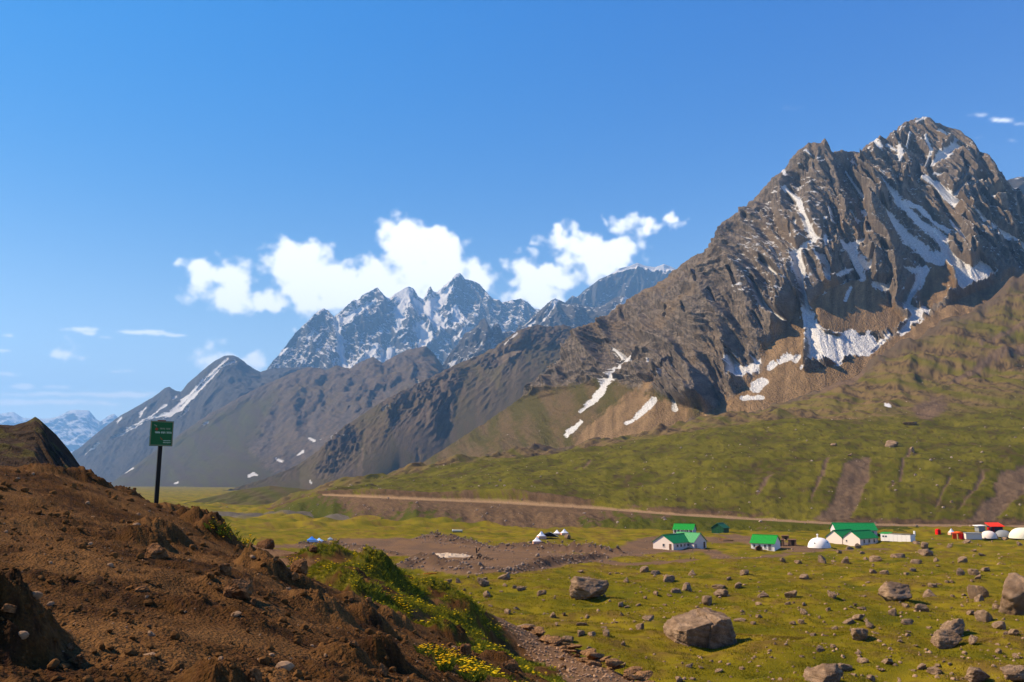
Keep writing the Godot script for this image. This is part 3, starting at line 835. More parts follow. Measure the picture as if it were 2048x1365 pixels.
	relieve(s, [[noise(73, 4, true), 420.0, 900.0, 120.0, -0.1, 0.0], [noise(74, 4, true), 120.0, 360.0, 45.0, -0.2, 0.2], [noise(75, 3, true), 42.0, 100.0, 11.9, -0.3, 0.5], [blocks(175), 60.0, 150.0, 11.9, -0.2, 0.5], [blocks(176), 150.0, 420.0, 50.0, -0.2, 0.1]], Vector3(0.15, 0.1, 0.98).normalized(), 0.2, 18)
	setting("mountain", grid_mesh(s.pos, grid_normals(s.pos, s.nu, s.nv), paint_range(s, grey_rock, Vector3(0.14, 0.12, 0.1), turf, 0.98, 26.0), s.nu, s.nv), M.rock)
	# the ice-capped wall between the spires and the main mountain
	big = 2.0
	s = loft(1110, 1480, 190, [
		[[1110, 625, 4500], [1135, 602, 4500], [1145, 592, 4500], [1152, 596, 4500], [1160, 590, 4520], [1170, 580, 4540], [1182, 572, 4550], [1198, 560, 4570], [1215, 553, 4580], [1230, 545, 4600], [1238, 538, 4600], [1258, 533, 4620], [1275, 526, 4640], [1290, 532, 4640], [1310, 535, 4640], [1328, 529, 4640], [1345, 535, 4640], [1365, 545, 4640], [1480, 560, 4640]],
		[[1110, 650, 4350], [1275, 600, 4450], [1480, 620, 4450]],
		[[1110, 720, 4000], [1480, 700, 4000]]], [80, 40], 400.0, 400.0)
	s.stroke(s.snow, [[1228, 545, 3], [1260, 535, 5], [1278, 529, 7], [1310, 537, 5], [1345, 537, 5], [1400, 545, 6]])
	relieve(s, [[noise(76, 3, true), 160.0, 600.0, 40.0, 0.0, 0.0], [noise(77, 3, true), 55.0, 200.0, 20.0, 0.0, 0.2]], Vector3(-0.1, 0.1, 0.98).normalized(), 0.2, 14)
	setting("mountain", grid_mesh(s.pos, grid_normals(s.pos, s.nu, s.nv), paint_range(s, grey_rock, Vector3(0.14, 0.12, 0.1), turf, 0.62, 24.0), s.nu, s.nv), M.rock)
	# a further peak beside the main one
	big = 1.2
	s = loft(1940, 2800, 140, [[[1940, 420, 2600], [2000, 368, 2600], [2020, 360, 2600], [2048, 354, 2600], [2100, 365, 2600], [2320, 420, 2600]], [[1940, 560, 2300], [2320, 560, 2300]]], [60], 300.0, 300.0)
	relieve(s, [[noise(78, 4, true), 130.0, 400.0, 40.0, 0.0, 0.1], [noise(79, 3, true), 40.0, 120.0, 14.0, 0.0, 0.2]], Vector3(-0.1, 0.1, 0.98).normalized(), 0.3, 8)
	setting("mountain", grid_mesh(s.pos, grid_normals(s.pos, s.nu, s.nv), paint_range(s, grey_rock, Vector3(0.14, 0.12, 0.1), turf, 0.55, 20.0), s.nu, s.nv), M.rock)
	# the pale range at the end of the valley
	big = 2.2
	s = loft(-700, 420, 330, [[[-260, 815, 9000], [-100, 835, 9000], [0, 829, 9000], [25, 824, 9000], [45, 836, 9000], [70, 838, 9000], [100, 838, 9000], [115, 834, 9000], [140, 822, 9000], [152, 820, 9000], [178, 822, 9000], [190, 838, 9000], [203, 846, 9000], [215, 833, 9000], [228, 828, 9000], [245, 846, 9000], [300, 850, 9000], [420, 850, 9000]], [[-260, 890, 8000], [420, 890, 8000]], [[-260, 985, 6500], [420, 985, 6500]]], [46, 34], 600.0, 900.0)
	relieve(s, [[noise(80, 4, true), 600.0, 1200.0, 170.0, 0.2, 0.0], [noise(81, 3, true), 170.0, 400.0, 60.0, 0.2, 0.2]], Vector3(0.2, 0.1, 0.97).normalized(), 0.15, 10)
	setting("mountain", grid_mesh(s.pos, grid_normals(s.pos, s.nu, s.nv), paint_range(s, grey_rock, Vector3(0.14, 0.12, 0.1), turf, 0.85, 60.0), s.nu, s.nv), M.rock)
	big = 1.0

# ---------------------------------------------------------------- sky
func sky_tone(az: float, el: float) -> Vector3:
	# az in degrees to the right of the view, el above the horizon; paler towards the sun on the left and towards the horizon
	var e := clampf(el / 90.0, 0.0, 1.0)
	var low := exp(-pow(maxf(el, 0.0) / 10.0, 1.2))
	var sunward := 0.5 + 0.5 * cos(deg_to_rad(az + 60.0))
	var deep := Vector3(0.0, 0.054, 0.340).lerp(Vector3(0.0, 0.050, 0.29), smooth(0.3, 1.0, e))
	var side := Vector3(0.0, 0.215, 0.640)
	var c := deep.lerp(side, pow(sunward, 2.5) * (1.0 - smooth(0.2, 0.9, e) * 0.5))
	c = c.lerp(Vector3(0.03, 0.31, 0.74), exp(-maxf(el, 0.0) / 20.0) * 0.4)
	c = c.lerp(Vector3(0.50, 0.84, 0.98), low * (0.62 + 0.38 * sunward))
	return c.lerp(Vector3(1.25, 1.32, 1.28), exp(-pow(maxf(el, 0.0) / 6.5, 1.3)) * (0.4 + 0.55 * sunward)) * 0.70

# heaps of cumulus: x, y, half width, half height, strength
const CLOUDS := [
	[430, 570, 70, 45, 1.0], [500, 600, 70, 34, 1.0], [400, 540, 40, 28, 0.7], [470, 545, 50, 30, 0.6], [545, 615, 30, 16, 0.6],
	[570, 520, 58, 46, 1.1], [620, 540, 70, 50, 1.2], [660, 590, 80, 45, 1.1], [600, 590, 40, 40, 0.8],
	[790, 470, 50, 42, 1.1], [840, 490, 70, 40, 1.1], [890, 500, 55, 36, 1.0], [820, 545, 90, 42, 1.1], [720, 560, 70, 40, 1.0], [780, 600, 110, 36, 0.9], [910, 555, 80, 40, 1.0], [955, 575, 45, 36, 0.8],
	[1050, 545, 48, 38, 1.1], [1090, 570, 62, 40, 1.1], [1070, 600, 58, 28, 0.9], [1120, 480, 40, 34, 0.8], [1170, 495, 60, 32, 1.0], [1210, 510, 60, 34, 1.0], [1260, 500, 50, 34, 0.9], [1170, 545, 70, 30, 0.9], [1110, 460, 16, 18, 0.6],
	[1270, 448, 46, 20, 0.8], [1325, 445, 40, 20, 0.8], [1345, 432, 16, 12, 0.7], [1210, 437, 8, 8, 0.5],
	[428, 708, 34, 24, 0.9], [410, 725, 32, 20, 0.8], [500, 728, 36, 18, 0.9], [582, 668, 14, 8, 0.7], [470, 715, 20, 16, 0.5],
	[138, 704, 30, 18, 0.95], [175, 712, 18, 8, 0.5],
]
# thin bars: x, y, half width, half height, strength
const WISPS := [
	[158, 660, 42, 7, 0.9], [180, 667, 26, 5, 0.8], [285, 664, 62, 5, 0.9], [320, 669, 36, 4, 0.8], [218, 674, 14, 2.5, 0.6], [350, 671, 30, 3, 0.5], [12, 672, 18, 4, 0.8], [10, 702, 20, 3, 0.7], [245, 743, 32, 3, 0.5],
	[20, 748, 40, 7, 0.6], [45, 773, 36, 6, 0.8], [118, 774, 28, 4, 0.7], [110, 789, 120, 5, 0.8], [230, 790, 110, 7, 0.95], [40, 790, 60, 5, 0.6], [110, 805, 130, 6, 0.95], [10, 805, 60, 8, 0.9], [205, 808, 60, 4, 0.5],
	[1960, 230, 20, 5, 0.25], [2010, 240, 34, 6, 0.45], [2040, 246, 16, 5, 0.35], [1962, 275, 14, 6, 0.18], [2030, 282, 22, 4, 0.18], [1590, 215, 26, 8, 0.06],
]

func build_sky() -> PanoramaSkyMaterial:
	var w := 4096
	var h := 2048
	var small := Image.create_empty(128, 64, false, Image.FORMAT_RGBF)
	for j in 64:
		for i in 128:
			var az := wrapf((i + 0.5) / 128.0 * 360.0, -180.0, 180.0)
			var c := sky_tone(az, 90.0 - (j + 0.5) / 64.0 * 180.0)
			small.set_pixel(i, j, Color(c.x, c.y, c.z))
	small.resize(w, h, Image.INTERPOLATE_CUBIC)
	var warp_x := noise(91, 3)
	var warp_y := noise(92, 3)
	var puff := noise(93, 5)
	var wisp := noise(94, 4)
	var kx := 360.0 / w
	for jj in range(0, 560):
		var el := 36.0 - jj * kx
		var j := int((90.0 - el) / kx)
		el = 90.0 - (j + 0.5) * kx
		for ii in range(-440, 441):
			var az := (ii + 0.5) * kx
			var c := sky_tone(az, el)
			if el > 0.0:
				var dir := Vector3(sin(deg_to_rad(az)) * cos(deg_to_rad(el)), sin(deg_to_rad(el)), -cos(deg_to_rad(az)) * cos(deg_to_rad(el)))
				var q := to_px(dir * 1000.0)
				if q.y > 400.0 and q.y < 840.0 and q.x > -80.0 and q.x < 1420.0 or q.x > 1500.0 and q.y < 310.0 and q.y > 190.0:
					var dx := warp_x.get_noise_2d(q.x / 55.0, q.y / 55.0) * 22.0
					var dy := warp_y.get_noise_2d(q.x / 55.0, q.y / 55.0) * 18.0
					var body := 0.0
					for b in CLOUDS:
						var ex: float = (q.x + dx - b[0]) / b[2]
						var ey: float = (q.y + dy - b[1]) / b[3]
						var r := ex * ex + ey * ey
						if r < 1.5:
							body += b[4] * maxf(0.0, 1.0 - r * 0.68)
					var thin := 0.0
					for b in WISPS:
						var ex: float = (q.x + dx * 0.8 - b[0]) / b[2]
						var ey: float = (q.y + dy * 0.16 - b[1]) / b[3]
						thin = maxf(thin, b[4] * (1.0 - ex * ex - ey * ey))
					var n := puff.get_noise_2d(q.x / 62.0, q.y / 50.0)
					var dens := smooth(0.2, 1.2, body + n * 0.95) * 0.96 if body > 0.0 else 0.0
					var a := maxf(dens, smooth(-0.1, 0.9, thin + wisp.get_noise_2d(q.x / 60.0, q.y / 12.0) * 0.6) * 0.85 * clampf(thin * 3.0, 0.0, 1.0) if thin > 0.0 else 0.0)
					if a > 0.0:
						var white := Vector3(0.86, 0.85, 0.83)
						c = c.lerp(white, a)
			small.set_pixel(posmod(ii, w), j, Color(c.x, c.y, c.z))
	var m := PanoramaSkyMaterial.new()
	m.panorama = ImageTexture.create_from_image(small)
	return m

# ---------------------------------------------------------------- the bulldozed bank in front
# x, y, distance, cover (0 earth, 1 turf, 2 path)
const BANK := [
	[310, 1024, 26, 0], [150, 958, 23, 0], [0, 936, 21, 0], [-400, 915, 20, 0], [450, 1080, 20, 0], [560, 1158, 15.5, 0], [400, 1052, 23, 0], [230, 990, 25, 0],
	[300, 1100, 14.5, 0], [100, 1050, 14.5, 0], [300, 1200, 9.9, 0], [100, 1200, 9.0, 0], [300, 1365, 6.6, 0], [0, 1365, 6.0, 0], [600, 1365, 7.2, 0], [500, 1250, 9.4, 0], [420, 1150, 12.5, 0],
	[650, 1250, 12.0, 0], [700, 1365, 8.2, 0], [900, 1365, 11.5, 0], [800, 1290, 14.5, 0], [1000, 1365, 15.5, 1], [880, 1320, 16.5, 0.6], [950, 1312, 20.0, 0.3], [1100, 1365, 24.0, 0.8], [1040, 1322, 28.5, 0.8], [1060, 1342, 27.0, 0.8], [1000, 1308, 29.5, 0.7],
	[1180, 1365, 27.0, 2], [1260, 1365, 29.5, 2], [1150, 1320, 32.0, 2], [1080, 1290, 35.0, 2], [1015, 1262, 39.0, 2], [985, 1250, 42.0, 2], [1135, 1302, 33.5, 2], [1205, 1334, 31.0, 2], [1250, 1352, 29.8, 2], [1075, 1274, 37.5, 2], [1300, 1374, 28.6, 2],
	[680, 1102, 32.0, 1], [620, 1112, 31.0, 1], [745, 1132, 31.0, 1], [700, 1140, 28.5, 1], [650, 1185, 26.0, 1], [620, 1160, 27.0, 1], [760, 1172, 27.0, 0.4], [572, 1135, 30.0, 2], [540, 1108, 33.0, 2], [505, 1090, 36.0, 2], [440, 1075, 36.0, 1],
	[800, 1168, 32.0, 1], [870, 1176, 33.0, 1], [930, 1205, 32.5, 1], [948, 1235, 30.5, 1], [880, 1240, 27.0, 1], [835, 1235, 26.0, 1], [820, 1200, 29.0, 1], [750, 1215, 23.0, 0.3], [850, 1280, 21.0, 0], [700, 1215, 19.5, 0], [975, 1288, 31.0, 0.6],
]
# places out of sight, in metres, where the bank runs out onto the valley floor
const BANK_FAR := [
	[-20, -12.5, -64], [-5, -12.5, -64], [6, -12.5, -54], [9, -11.5, -40], [9, -10.8, -30], [-32, -11.5, -64], [-34, -4, -40], [-16, -4.5, -42], [-8, -7, -46], [14, -10.5, -20], [12, -7.5, -8], [6, -3.4, -3], [0, -1.65, 0], [-6, -1.5, 0], [-12, -0.9, -5], [3, -1.9, 6], [-22, 0.4, -12], [-34, 0.6, -20], [20, -11, -34], [6.0, -9.2, -33.5], [3.4, -9.4, -39.5], [-3, -8.3, -47],
]
# heaps on the bank: x, y of the base, distance, radius, height
const HEAPS := [
	[-60, 1240, 7.0, 0.62, 0.32], [0, 1250, 6.7, 0.36, 0.22], [-30, 1375, 5.3, 0.42, 0.08], [70, 1378, 5.5, 0.24, 0.06], [185, 975, 22.5, 0.6, 0.17], [152, 962, 22.5, 0.5, 0.12], [95, 948, 21.5, 0.6, 0.18], [255, 1008, 24.5, 0.5, 0.2],
	[350, 1050, 22.5, 0.45, 0.2], [405, 1068, 20.5, 0.5, 0.38], [435, 1078, 19.8, 0.45, 0.35], [375, 1058, 21.5, 0.3, 0.25], [290, 1100, 15.0, 0.45, 0.25], [320, 1085, 16.5, 0.5, 0.28], [515, 1150, 15.8, 0.36, 0.36], [545, 1160, 15.4, 0.32, 0.3], [440, 1185, 11.6, 0.3, 0.14],
	[445, 1375, 6.7, 0.28, 0.2], [640, 1230, 13.5, 0.5, 0.22], [610, 1195, 15.8, 0.45, 0.2], [760, 1345, 10.5, 0.3, 0.2], [745, 1265, 15.5, 0.4, 0.25], [690, 1345, 9.2, 0.3, 0.15], [720, 1215, 20.5, 0.5, 0.25], [790, 1240, 20.5, 0.5, 0.35], [760, 1150, 30.0, 0.9, 0.6], [690, 1172, 27.0, 0.7, 0.4], [730, 1180, 26.0, 0.6, 0.35],
	[1000, 1340, 21.0, 0.5, 0.25], [905, 1262, 25.0, 0.6, 0.35], [945, 1225, 31.0, 0.9, 0.5], [650, 1120, 31.0, 0.8, 0.3], [870, 1190, 32.0, 1.0, 0.35],
]
const BX := -36.0
const BZ := -66.0
const BW := 120
const BH := 150
var bank_y := PackedFloat32Array()
var bank_turf := PackedFloat32Array()
var bank_path := PackedFloat32Array()
var heap_at: Array = []
var n_lump := noise(101, 3)
var n_clod := noise(102, 3, true)
var n_crumb := noise(103, 2)

func lay_bank() -> void:
	var pts: Array = []
	for b in BANK:
		var p := P(b[0], b[1], b[2])
		pts.append([p.x, p.z, p.y, b[3]])
	for b in BANK_FAR:
		pts.append([b[0], b[2], b[1], 1])
	var n := pts.size()
	var m: Array[PackedFloat64Array] = []
	for i in n + 3:
		var row := PackedFloat64Array()
		row.resize(n + 4)
		if i < n:
			for j in n:
				var r2: float = pow(pts[i][0] - pts[j][0], 2) + pow(pts[i][1] - pts[j][1], 2)
				row[j] = 0.5 * r2 * log(r2 + 1e-9) if i != j else 0.08
			row[n] = 1.0
			row[n + 1] = pts[i][0]
			row[n + 2] = pts[i][1]
			row[n + 3] = pts[i][2]
		else:
			for j in n:
				row[j] = 1.0 if i == n else pts[j][i - n - 1]
		m.append(row)
	var size := n + 3
	for i in size:
		var best := i
		for r in range(i + 1, size):
			if absf(m[r][i]) > absf(m[best][i]):
				best = r
		var swap := m[i]
		m[i] = m[best]
		m[best] = swap
		for r in range(i + 1, size):
			var f := m[r][i] / m[i][i]
			if f != 0.0:
				for c in range(i, size + 1):
					m[r][c] -= f * m[i][c]
	var w := PackedFloat64Array()
	w.resize(size)
	for i in range(size - 1, -1, -1):
		var v := m[i][size]
		for c in range(i + 1, size):
			v -= m[i][c] * w[c]
		w[i] = v / m[i][i]
	bank_y.resize(BW * BH)
	bank_turf.resize(BW * BH)
	bank_path.resize(BW * BH)
	var xs := PackedFloat64Array()
	var zs := PackedFloat64Array()
	var kinds := PackedFloat64Array()
	for p in pts:
		xs.append(p[0])
		zs.append(p[1])
		kinds.append(p[3])
	for j in BH:
		var z := BZ + j * 0.5
		for i in BW:
			var x := BX + i * 0.5
			var y := w[n] + w[n + 1] * x + w[n + 2] * z
			var sw := 0.0
			var turf := 0.0
			var path := 0.0
			for k in n:
				var dx := x - xs[k]
				var dz := z - zs[k]
				var r2 := dx * dx + dz * dz
				y += w[k] * 0.5 * r2 * log(r2 + 1e-9)
				var g := 1.0 / pow(r2 + 0.35, 1.6)
				sw += g
				if kinds[k] > 1.5:
					path += g
				else:
					turf += g * kinds[k]
			var q := j * BW + i
			bank_y[q] = y
			bank_turf[q] = turf / sw
			bank_path[q] = path / sw
	for h in HEAPS:
		var p := P(h[0], h[1], h[2])
		heap_at.append([p.x, p.z, h[3], h[4]])

func bank_grid(g: PackedFloat32Array, x: float, z: float) -> float:
	var u := clampf((x - BX) * 2.0, 0.0, BW - 1.01)
	var v := clampf((z - BZ) * 2.0, 0.0, BH - 1.01)
	var i := int(u)
	var j := int(v)
	u -= i
	v -= j
	var k := j * BW + i
	return lerpf(lerpf(g[k], g[k + 1], u), lerpf(g[k + BW], g[k + BW + 1], u), v)

func bank(x: float, z: float) -> float:
	var y := bank_grid(bank_y, x, z)
	var turf := bank_grid(bank_turf, x, z)
	var path := bank_grid(bank_path, x, z)
	for h in heap_at:
		var dx: float = x - h[0]
		var dz: float = z - h[1]
		var r2: float = (dx * dx + dz * dz) / (h[2] * h[2])
		if r2 < 4.0:
			var f := exp(-r2 * r2 * 1.1)
			y += h[3] * f * (1.0 + 0.3 * n_lump.get_noise_2d(x * 1.8, z * 1.8) + 0.24 * n_clod.get_noise_2d(x * 2.6, z * 2.6) + 0.14 * n_clod.get_noise_2d(x * 7.0, z * 7.0))
	var rough := clampf(1.0 - path * 1.1 - turf * 0.55, 0.12, 1.0)
	# the strip that the dozer drove over is pressed flat, with a ridge of spoil along it
	var lane := absf(z + 8.9 - 0.04 * (x + 4.0))
	var flat := 1.0 - (1.0 - smooth(0.35, 0.7, lane)) * smooth(-7.0, -6.0, x) * (1.0 - smooth(-2.6, -1.8, x))
	rough *= 0.35 + 0.65 * flat
	y += n_lump.get_noise_2d(x / 1.7, z / 1.7) * 0.12 * rough
	y += (n_clod.get_noise_2d(x / 0.62, z / 0.62)) * 0.034 * rough * (0.5 + smooth(-0.2, 0.4, n_lump.get_noise_2d(x / 3.0 + 70.0, z / 3.0)))
	y += n_crumb.get_noise_2d(x / 0.16, z / 0.16) * 0.017 * rough
	if z > -16.0:
		y += n_crumb.get_noise_2d(x / 0.065 + 9.0, z / 0.065) * 0.011 * rough
	if flat < 0.9:
		y += (1.0 - flat) * (sin(z * 48.0 + n_lump.get_noise_2d(x * 0.7, z * 0.7) * 3.0) * 0.012 * smooth(-0.1, 0.3, n_lump.get_noise_2d(x * 0.9 + 5.0, z * 0.4)) - 0.03)
	var ridge := absf(z + 9.75 - 0.04 * (x + 4.0) - 0.12 * n_lump.get_noise_2d(x, 4.0))
	if ridge < 0.3:
		y += 0.085 * (1.0 - smooth(0.0, 0.28, ridge)) * smooth(-6.2, -5.4, x) * (1.0 - smooth(-2.9, -2.3, x)) * (0.8 + 0.6 * n_lump.get_noise_2d(x * 3.0, 9.0))
	y += n_lump.get_noise_2d(x / 1.1 + 20.0, z / 1.1) * 0.16 * turf
	return y

func bank_hit(px: float, py: float, near := 4.0) -> Vector3:
	var r := ray(px, py)
	r /= -r.z
	var b := near
	while b < 64.0:
		if r.y * b < bank(r.x * b, -b):
			break
		b *= 1.004
	return Vector3(r.x * b, bank(r.x * b, -b), -b)

func build_bank() -> void:
	var nu := 720
	var ds := PackedFloat32Array()
	var d := 64.0
	while d > 3.4:
		ds.append(d)
		d *= 0.9924
	ds.append(2.2)
	ds.append(0.6)
	ds.append(-1.5)
	ds.append(-6.0)
	var nv := ds.size()
	var pos := PackedVector3Array()
	pos.resize(nu * nv)
	for j in nv:
		var dd := maxf(ds[j], 4.0)
		for i in nu:
			var x := lerpf(-0.74 * dd - 2.2, 0.22 * dd + 4.2, float(i - 40) / (nu - 41)) if i >= 40 else lerpf(-1.7 * dd - 9.0, -0.74 * dd - 2.2, i / 40.0)
			pos[j * nu + i] = Vector3(x, bank(x, -ds[j]), -ds[j])
	var normals := grid_normals(pos, nu, nv)
	var colors := PackedColorArray()
	colors.resize(nu * nv)
	var n1 := noise(104, 3)
	var n2 := noise(105, 3)
	for k in nu * nv:
		var p := pos[k]
		var c1 := n1.get_noise_2d(p.x / 3.4, p.z / 2.2)
		var c2 := n2.get_noise_2d(p.x / 0.5, p.z / 0.5)
		var c3 := n2.get_noise_2d(p.x / 0.11, p.z / 0.11)
		var col := mixc(Vector3(0.088, 0.040, 0.014), Vector3(0.185, 0.092, 0.034), 0.45 + c1 * 0.9 + c2 * 0.6)
		col = mixc(col, Vector3(0.042, 0.021, 0.011), smooth(0.05, 0.55, c2 * 0.8 - c1 * 0.6 + c3 * 0.4))
		var path := bank_grid(bank_path, p.x, p.z)
		col = mixc(col, mixc(Vector3(0.30, 0.175, 0.095), Vector3(0.20, 0.115, 0.065), 0.5 + c3 + c2 * 0.5), smooth(0.3, 0.6, path + c2 * 0.2))
		var turf := bank_grid(bank_turf, p.x, p.z)
		col = mixc(col, mixc(Vector3(0.085, 0.085, 0.012), Vector3(0.160, 0.135, 0.018), 0.5 + c1 + c3), smooth(0.62, 0.86, turf + n_lump.get_noise_2d(p.x / 1.5 + 50.0, p.z / 1.5) * 0.7 + c2 * 0.3))
		colors[k] = Color(col.x, col.y, col.z)
	setting("terrain", grid_mesh(pos, normals, colors, nu, nv), M.earth)

# ---------------------------------------------------------------- stones
func flat_mesh(tris: PackedVector3Array, colors := PackedColorArray()) -> ArrayMesh:
	var normals := PackedVector3Array()
	normals.resize(tris.size())
	for k in range(0, tris.size(), 3):
		var n := (tris[k + 2] - tris[k]).cross(tris[k + 1] - tris[k]).normalized()
		normals[k] = n
		normals[k + 1] = n
		normals[k + 2] = n
	var arrays := []
	arrays.resize(Mesh.ARRAY_MAX)
	arrays[Mesh.ARRAY_VERTEX] = tris
	arrays[Mesh.ARRAY_NORMAL] = normals
	if colors.size():
		arrays[Mesh.ARRAY_COLOR] = colors
	var m := ArrayMesh.new()
	m.add_surface_from_arrays(Mesh.PRIMITIVE_TRIANGLES, arrays)
	return m

var ball_cache := {}
func ball(level: int) -> PackedVector3Array:
	if ball_cache.has(level):
		return ball_cache[level]
	var out := PackedVector3Array()
	if level == 0:
		var t := (1.0 + sqrt(5.0)) / 2.0
		var v := [Vector3(-1, t, 0), Vector3(1, t, 0), Vector3(-1, -t, 0), Vector3(1, -t, 0), Vector3(0, -1, t), Vector3(0, 1, t), Vector3(0, -1, -t), Vector3(0, 1, -t), Vector3(t, 0, -1), Vector3(t, 0, 1), Vector3(-t, 0, -1), Vector3(-t, 0, 1)]
		for f in [[0, 11, 5], [0, 5, 1], [0, 1, 7], [0, 7, 10], [0, 10, 11], [1, 5, 9], [5, 11, 4], [11, 10, 2], [10, 7, 6], [7, 1, 8], [3, 9, 4], [3, 4, 2], [3, 2, 6], [3, 6, 8], [3, 8, 9], [4, 9, 5], [2, 4, 11], [6, 2, 10], [8, 6, 7], [9, 8, 1]]:
			out.append(v[f[0]].normalized())
			out.append(v[f[2]].normalized())
			out.append(v[f[1]].normalized())
	else:
		var last := ball(level - 1)
		for k in range(0, last.size(), 3):
			var a := last[k]
			var b := last[k + 1]
			var c := last[k + 2]
			var ab := ((a + b) * 0.5).normalized()
			var bc := ((b + c) * 0.5).normalized()
			var ca := ((c + a) * 0.5).normalized()
			for q in [a, ab, ca, ab, b, bc, ca, bc, c, ab, bc, ca]:
				out.append(q)
	ball_cache[level] = out
	return out

# a broken stone about 2 across: planes cut from a ball, roughened; its colours are its own minerals and lichen
func stone(level: int, seed_: int, cuts: int, rough: float, squash := Vector3.ONE, smooth_shade := false, faces: Array = []) -> ArrayMesh:
	var r := RandomNumberGenerator.new()
	r.seed = seed_
	var planes: Array = []
	for k in cuts:
		var n := Vector3(r.randfn(), r.randfn(), r.randfn()).normalized()
		planes.append([n, r.randf_range(0.5, 0.85)])
	for f in faces:
		planes.append([f[0].normalized(), f[1]])
	var nz := noise(seed_ + 5, 4)
	var layer := noise(seed_ + 9, 2)
	var tris := ball(level).duplicate()
	var colors := PackedColorArray()
	colors.resize(tris.size())
	for k in tris.size():
		var d := tris[k]
		var rad := 1.0 / pow(maxf(absf(d.x), maxf(absf(d.y), absf(d.z))), 0.75)
		for p in planes:
			var dot: float = d.dot(p[0])
			if dot > 0.05:
				rad = minf(rad, p[1] / dot)
		var q := d * rad
		q *= 1.0 + nz.get_noise_3dv(q * 1.1) * rough + nz.get_noise_3dv(q * 4.0) * rough * 0.35
		if level >= 4:
			var beds := sin((q.y * 0.95 + q.x * 0.22 + nz.get_noise_3dv(q * 0.7) * 0.25) * 17.0)
			q *= 1.0 + smooth(0.55, 0.95, beds) * -0.035 + nz.get_noise_3dv(q * 11.0) * 0.02
		tris[k] = q * squash
		var v := 1.0 + nz.get_noise_3dv(q * 2.2) * 0.5 + layer.get_noise_3dv(q * Vector3(1.0, 6.0, 1.0)) * 0.3
		var c := mixc(Vector3(0.250, 0.162, 0.100), Vector3(0.42, 0.29, 0.19), 0.4 + nz.get_noise_3dv(q * 1.4 + Vector3.ONE * 7.0)) * v
		colors[k] = Color(c.x, c.y, c.z)
	if smooth_shade:
		var st := SurfaceTool.new()
		st.begin(Mesh.PRIMITIVE_TRIANGLES)
		st.set_smooth_group(0)
		for k in tris.size():
			st.set_color(colors[k])
			st.add_vertex(tris[k])
		st.index()
		st.generate_normals()
		return st.commit()
	return flat_mesh(tris, colors)

var stones: Array[ArrayMesh] = []
func make_stones() -> void:
	for k in 14:
		stones.append(stone(2 if k < 10 else 3, 300 + k * 13, 9 + k % 4, 0.14, Vector3(1.0, [0.62, 0.8, 0.5, 0.95][k % 4], 0.85)))

func rock(called: String, label: String, at: Vector3, width: float, tall: float, group := "", which := -1, turn := -1.0) -> MeshInstance3D:
	var k := which if which >= 0 else rng.randi() % stones.size()
	var o := solo(called, stones[k], M.stone, at)
	var box := stones[k].get_aabb()
	var s := width / maxf(box.size.x, box.size.z)
	var sy := tall / (box.size.y * 0.72)
	o.rotation = Vector3(rng.randf_range(-0.2, 0.2), turn if turn >= 0.0 else rng.randf_range(0, TAU), rng.randf_range(-0.2, 0.2))
	o.scale = Vector3(s, sy, s)
	o.position = at + Vector3(0, -box.position.y * sy - box.size.y * sy * 0.28, 0)
	tag(o, label, "rock", group)
	return o

# ---------------------------------------------------------------- plants
func blades(count: int, tall: float, spread: float, wide: float, seed_: int) -> ArrayMesh:
	var r := RandomNumberGenerator.new()
	r.seed = seed_
	var tris := PackedVector3Array()
	for k in count:
		var a := r.randf() * TAU
		var base := Vector3(cos(a), 0, sin(a)) * spread * sqrt(r.randf())
		var lean := Vector3(r.randfn(), 0, r.randfn()) * tall * 0.35
		var h := tall * r.randf_range(0.55, 1.1)
		var side := Vector3(-sin(a * 3.0), 0, cos(a * 3.0)) * wide
		tris.append_array(PackedVector3Array([base - side, base + side, base + lean * 0.4 + Vector3(0, h * 0.6, 0) + side * 0.8, base - side, base + lean * 0.4 + Vector3(0, h * 0.6, 0) + side * 0.8, base + lean + Vector3(0, h, 0)]))
	return flat_mesh(tris)

func scatter(called: String, mesh: Mesh, mat: Material, where: Array, tints: PackedColorArray, label: String, category: String) -> void:
	var mm := MultiMesh.new()
	mm.transform_format = MultiMesh.TRANSFORM_3D
	mm.use_colors = tints.size() > 0
	mm.mesh = mesh
	mm.instance_count = where.size()
	for k in where.size():
		mm.set_instance_transform(k, where[k])
		if tints.size():
			mm.set_instance_color(k, tints[k])
	var o := MultiMeshInstance3D.new()
	o.name = numbered(called)
	o.multimesh = mm
	o.material_override = mat
	o.set_meta("kind", "stuff")
	tag(o, label, category)
	add_child(o)

func upright(at: Vector3, s: float, sy := 1.0) -> Transform3D:
	return Transform3D(Basis(Vector3.UP, rng.randf() * TAU).scaled(Vector3(s, s * sy, s)), at)

func tumbled(at: Vector3, s: float) -> Transform3D:
	var b := Basis(Vector3(rng.randfn(), rng.randfn(), rng.randfn()).normalized(), rng.randf() * TAU)
	return Transform3D(b.scaled(Vector3(s, s * rng.randf_range(0.6, 1.0), s * rng.randf_range(0.7, 1.1))), at)

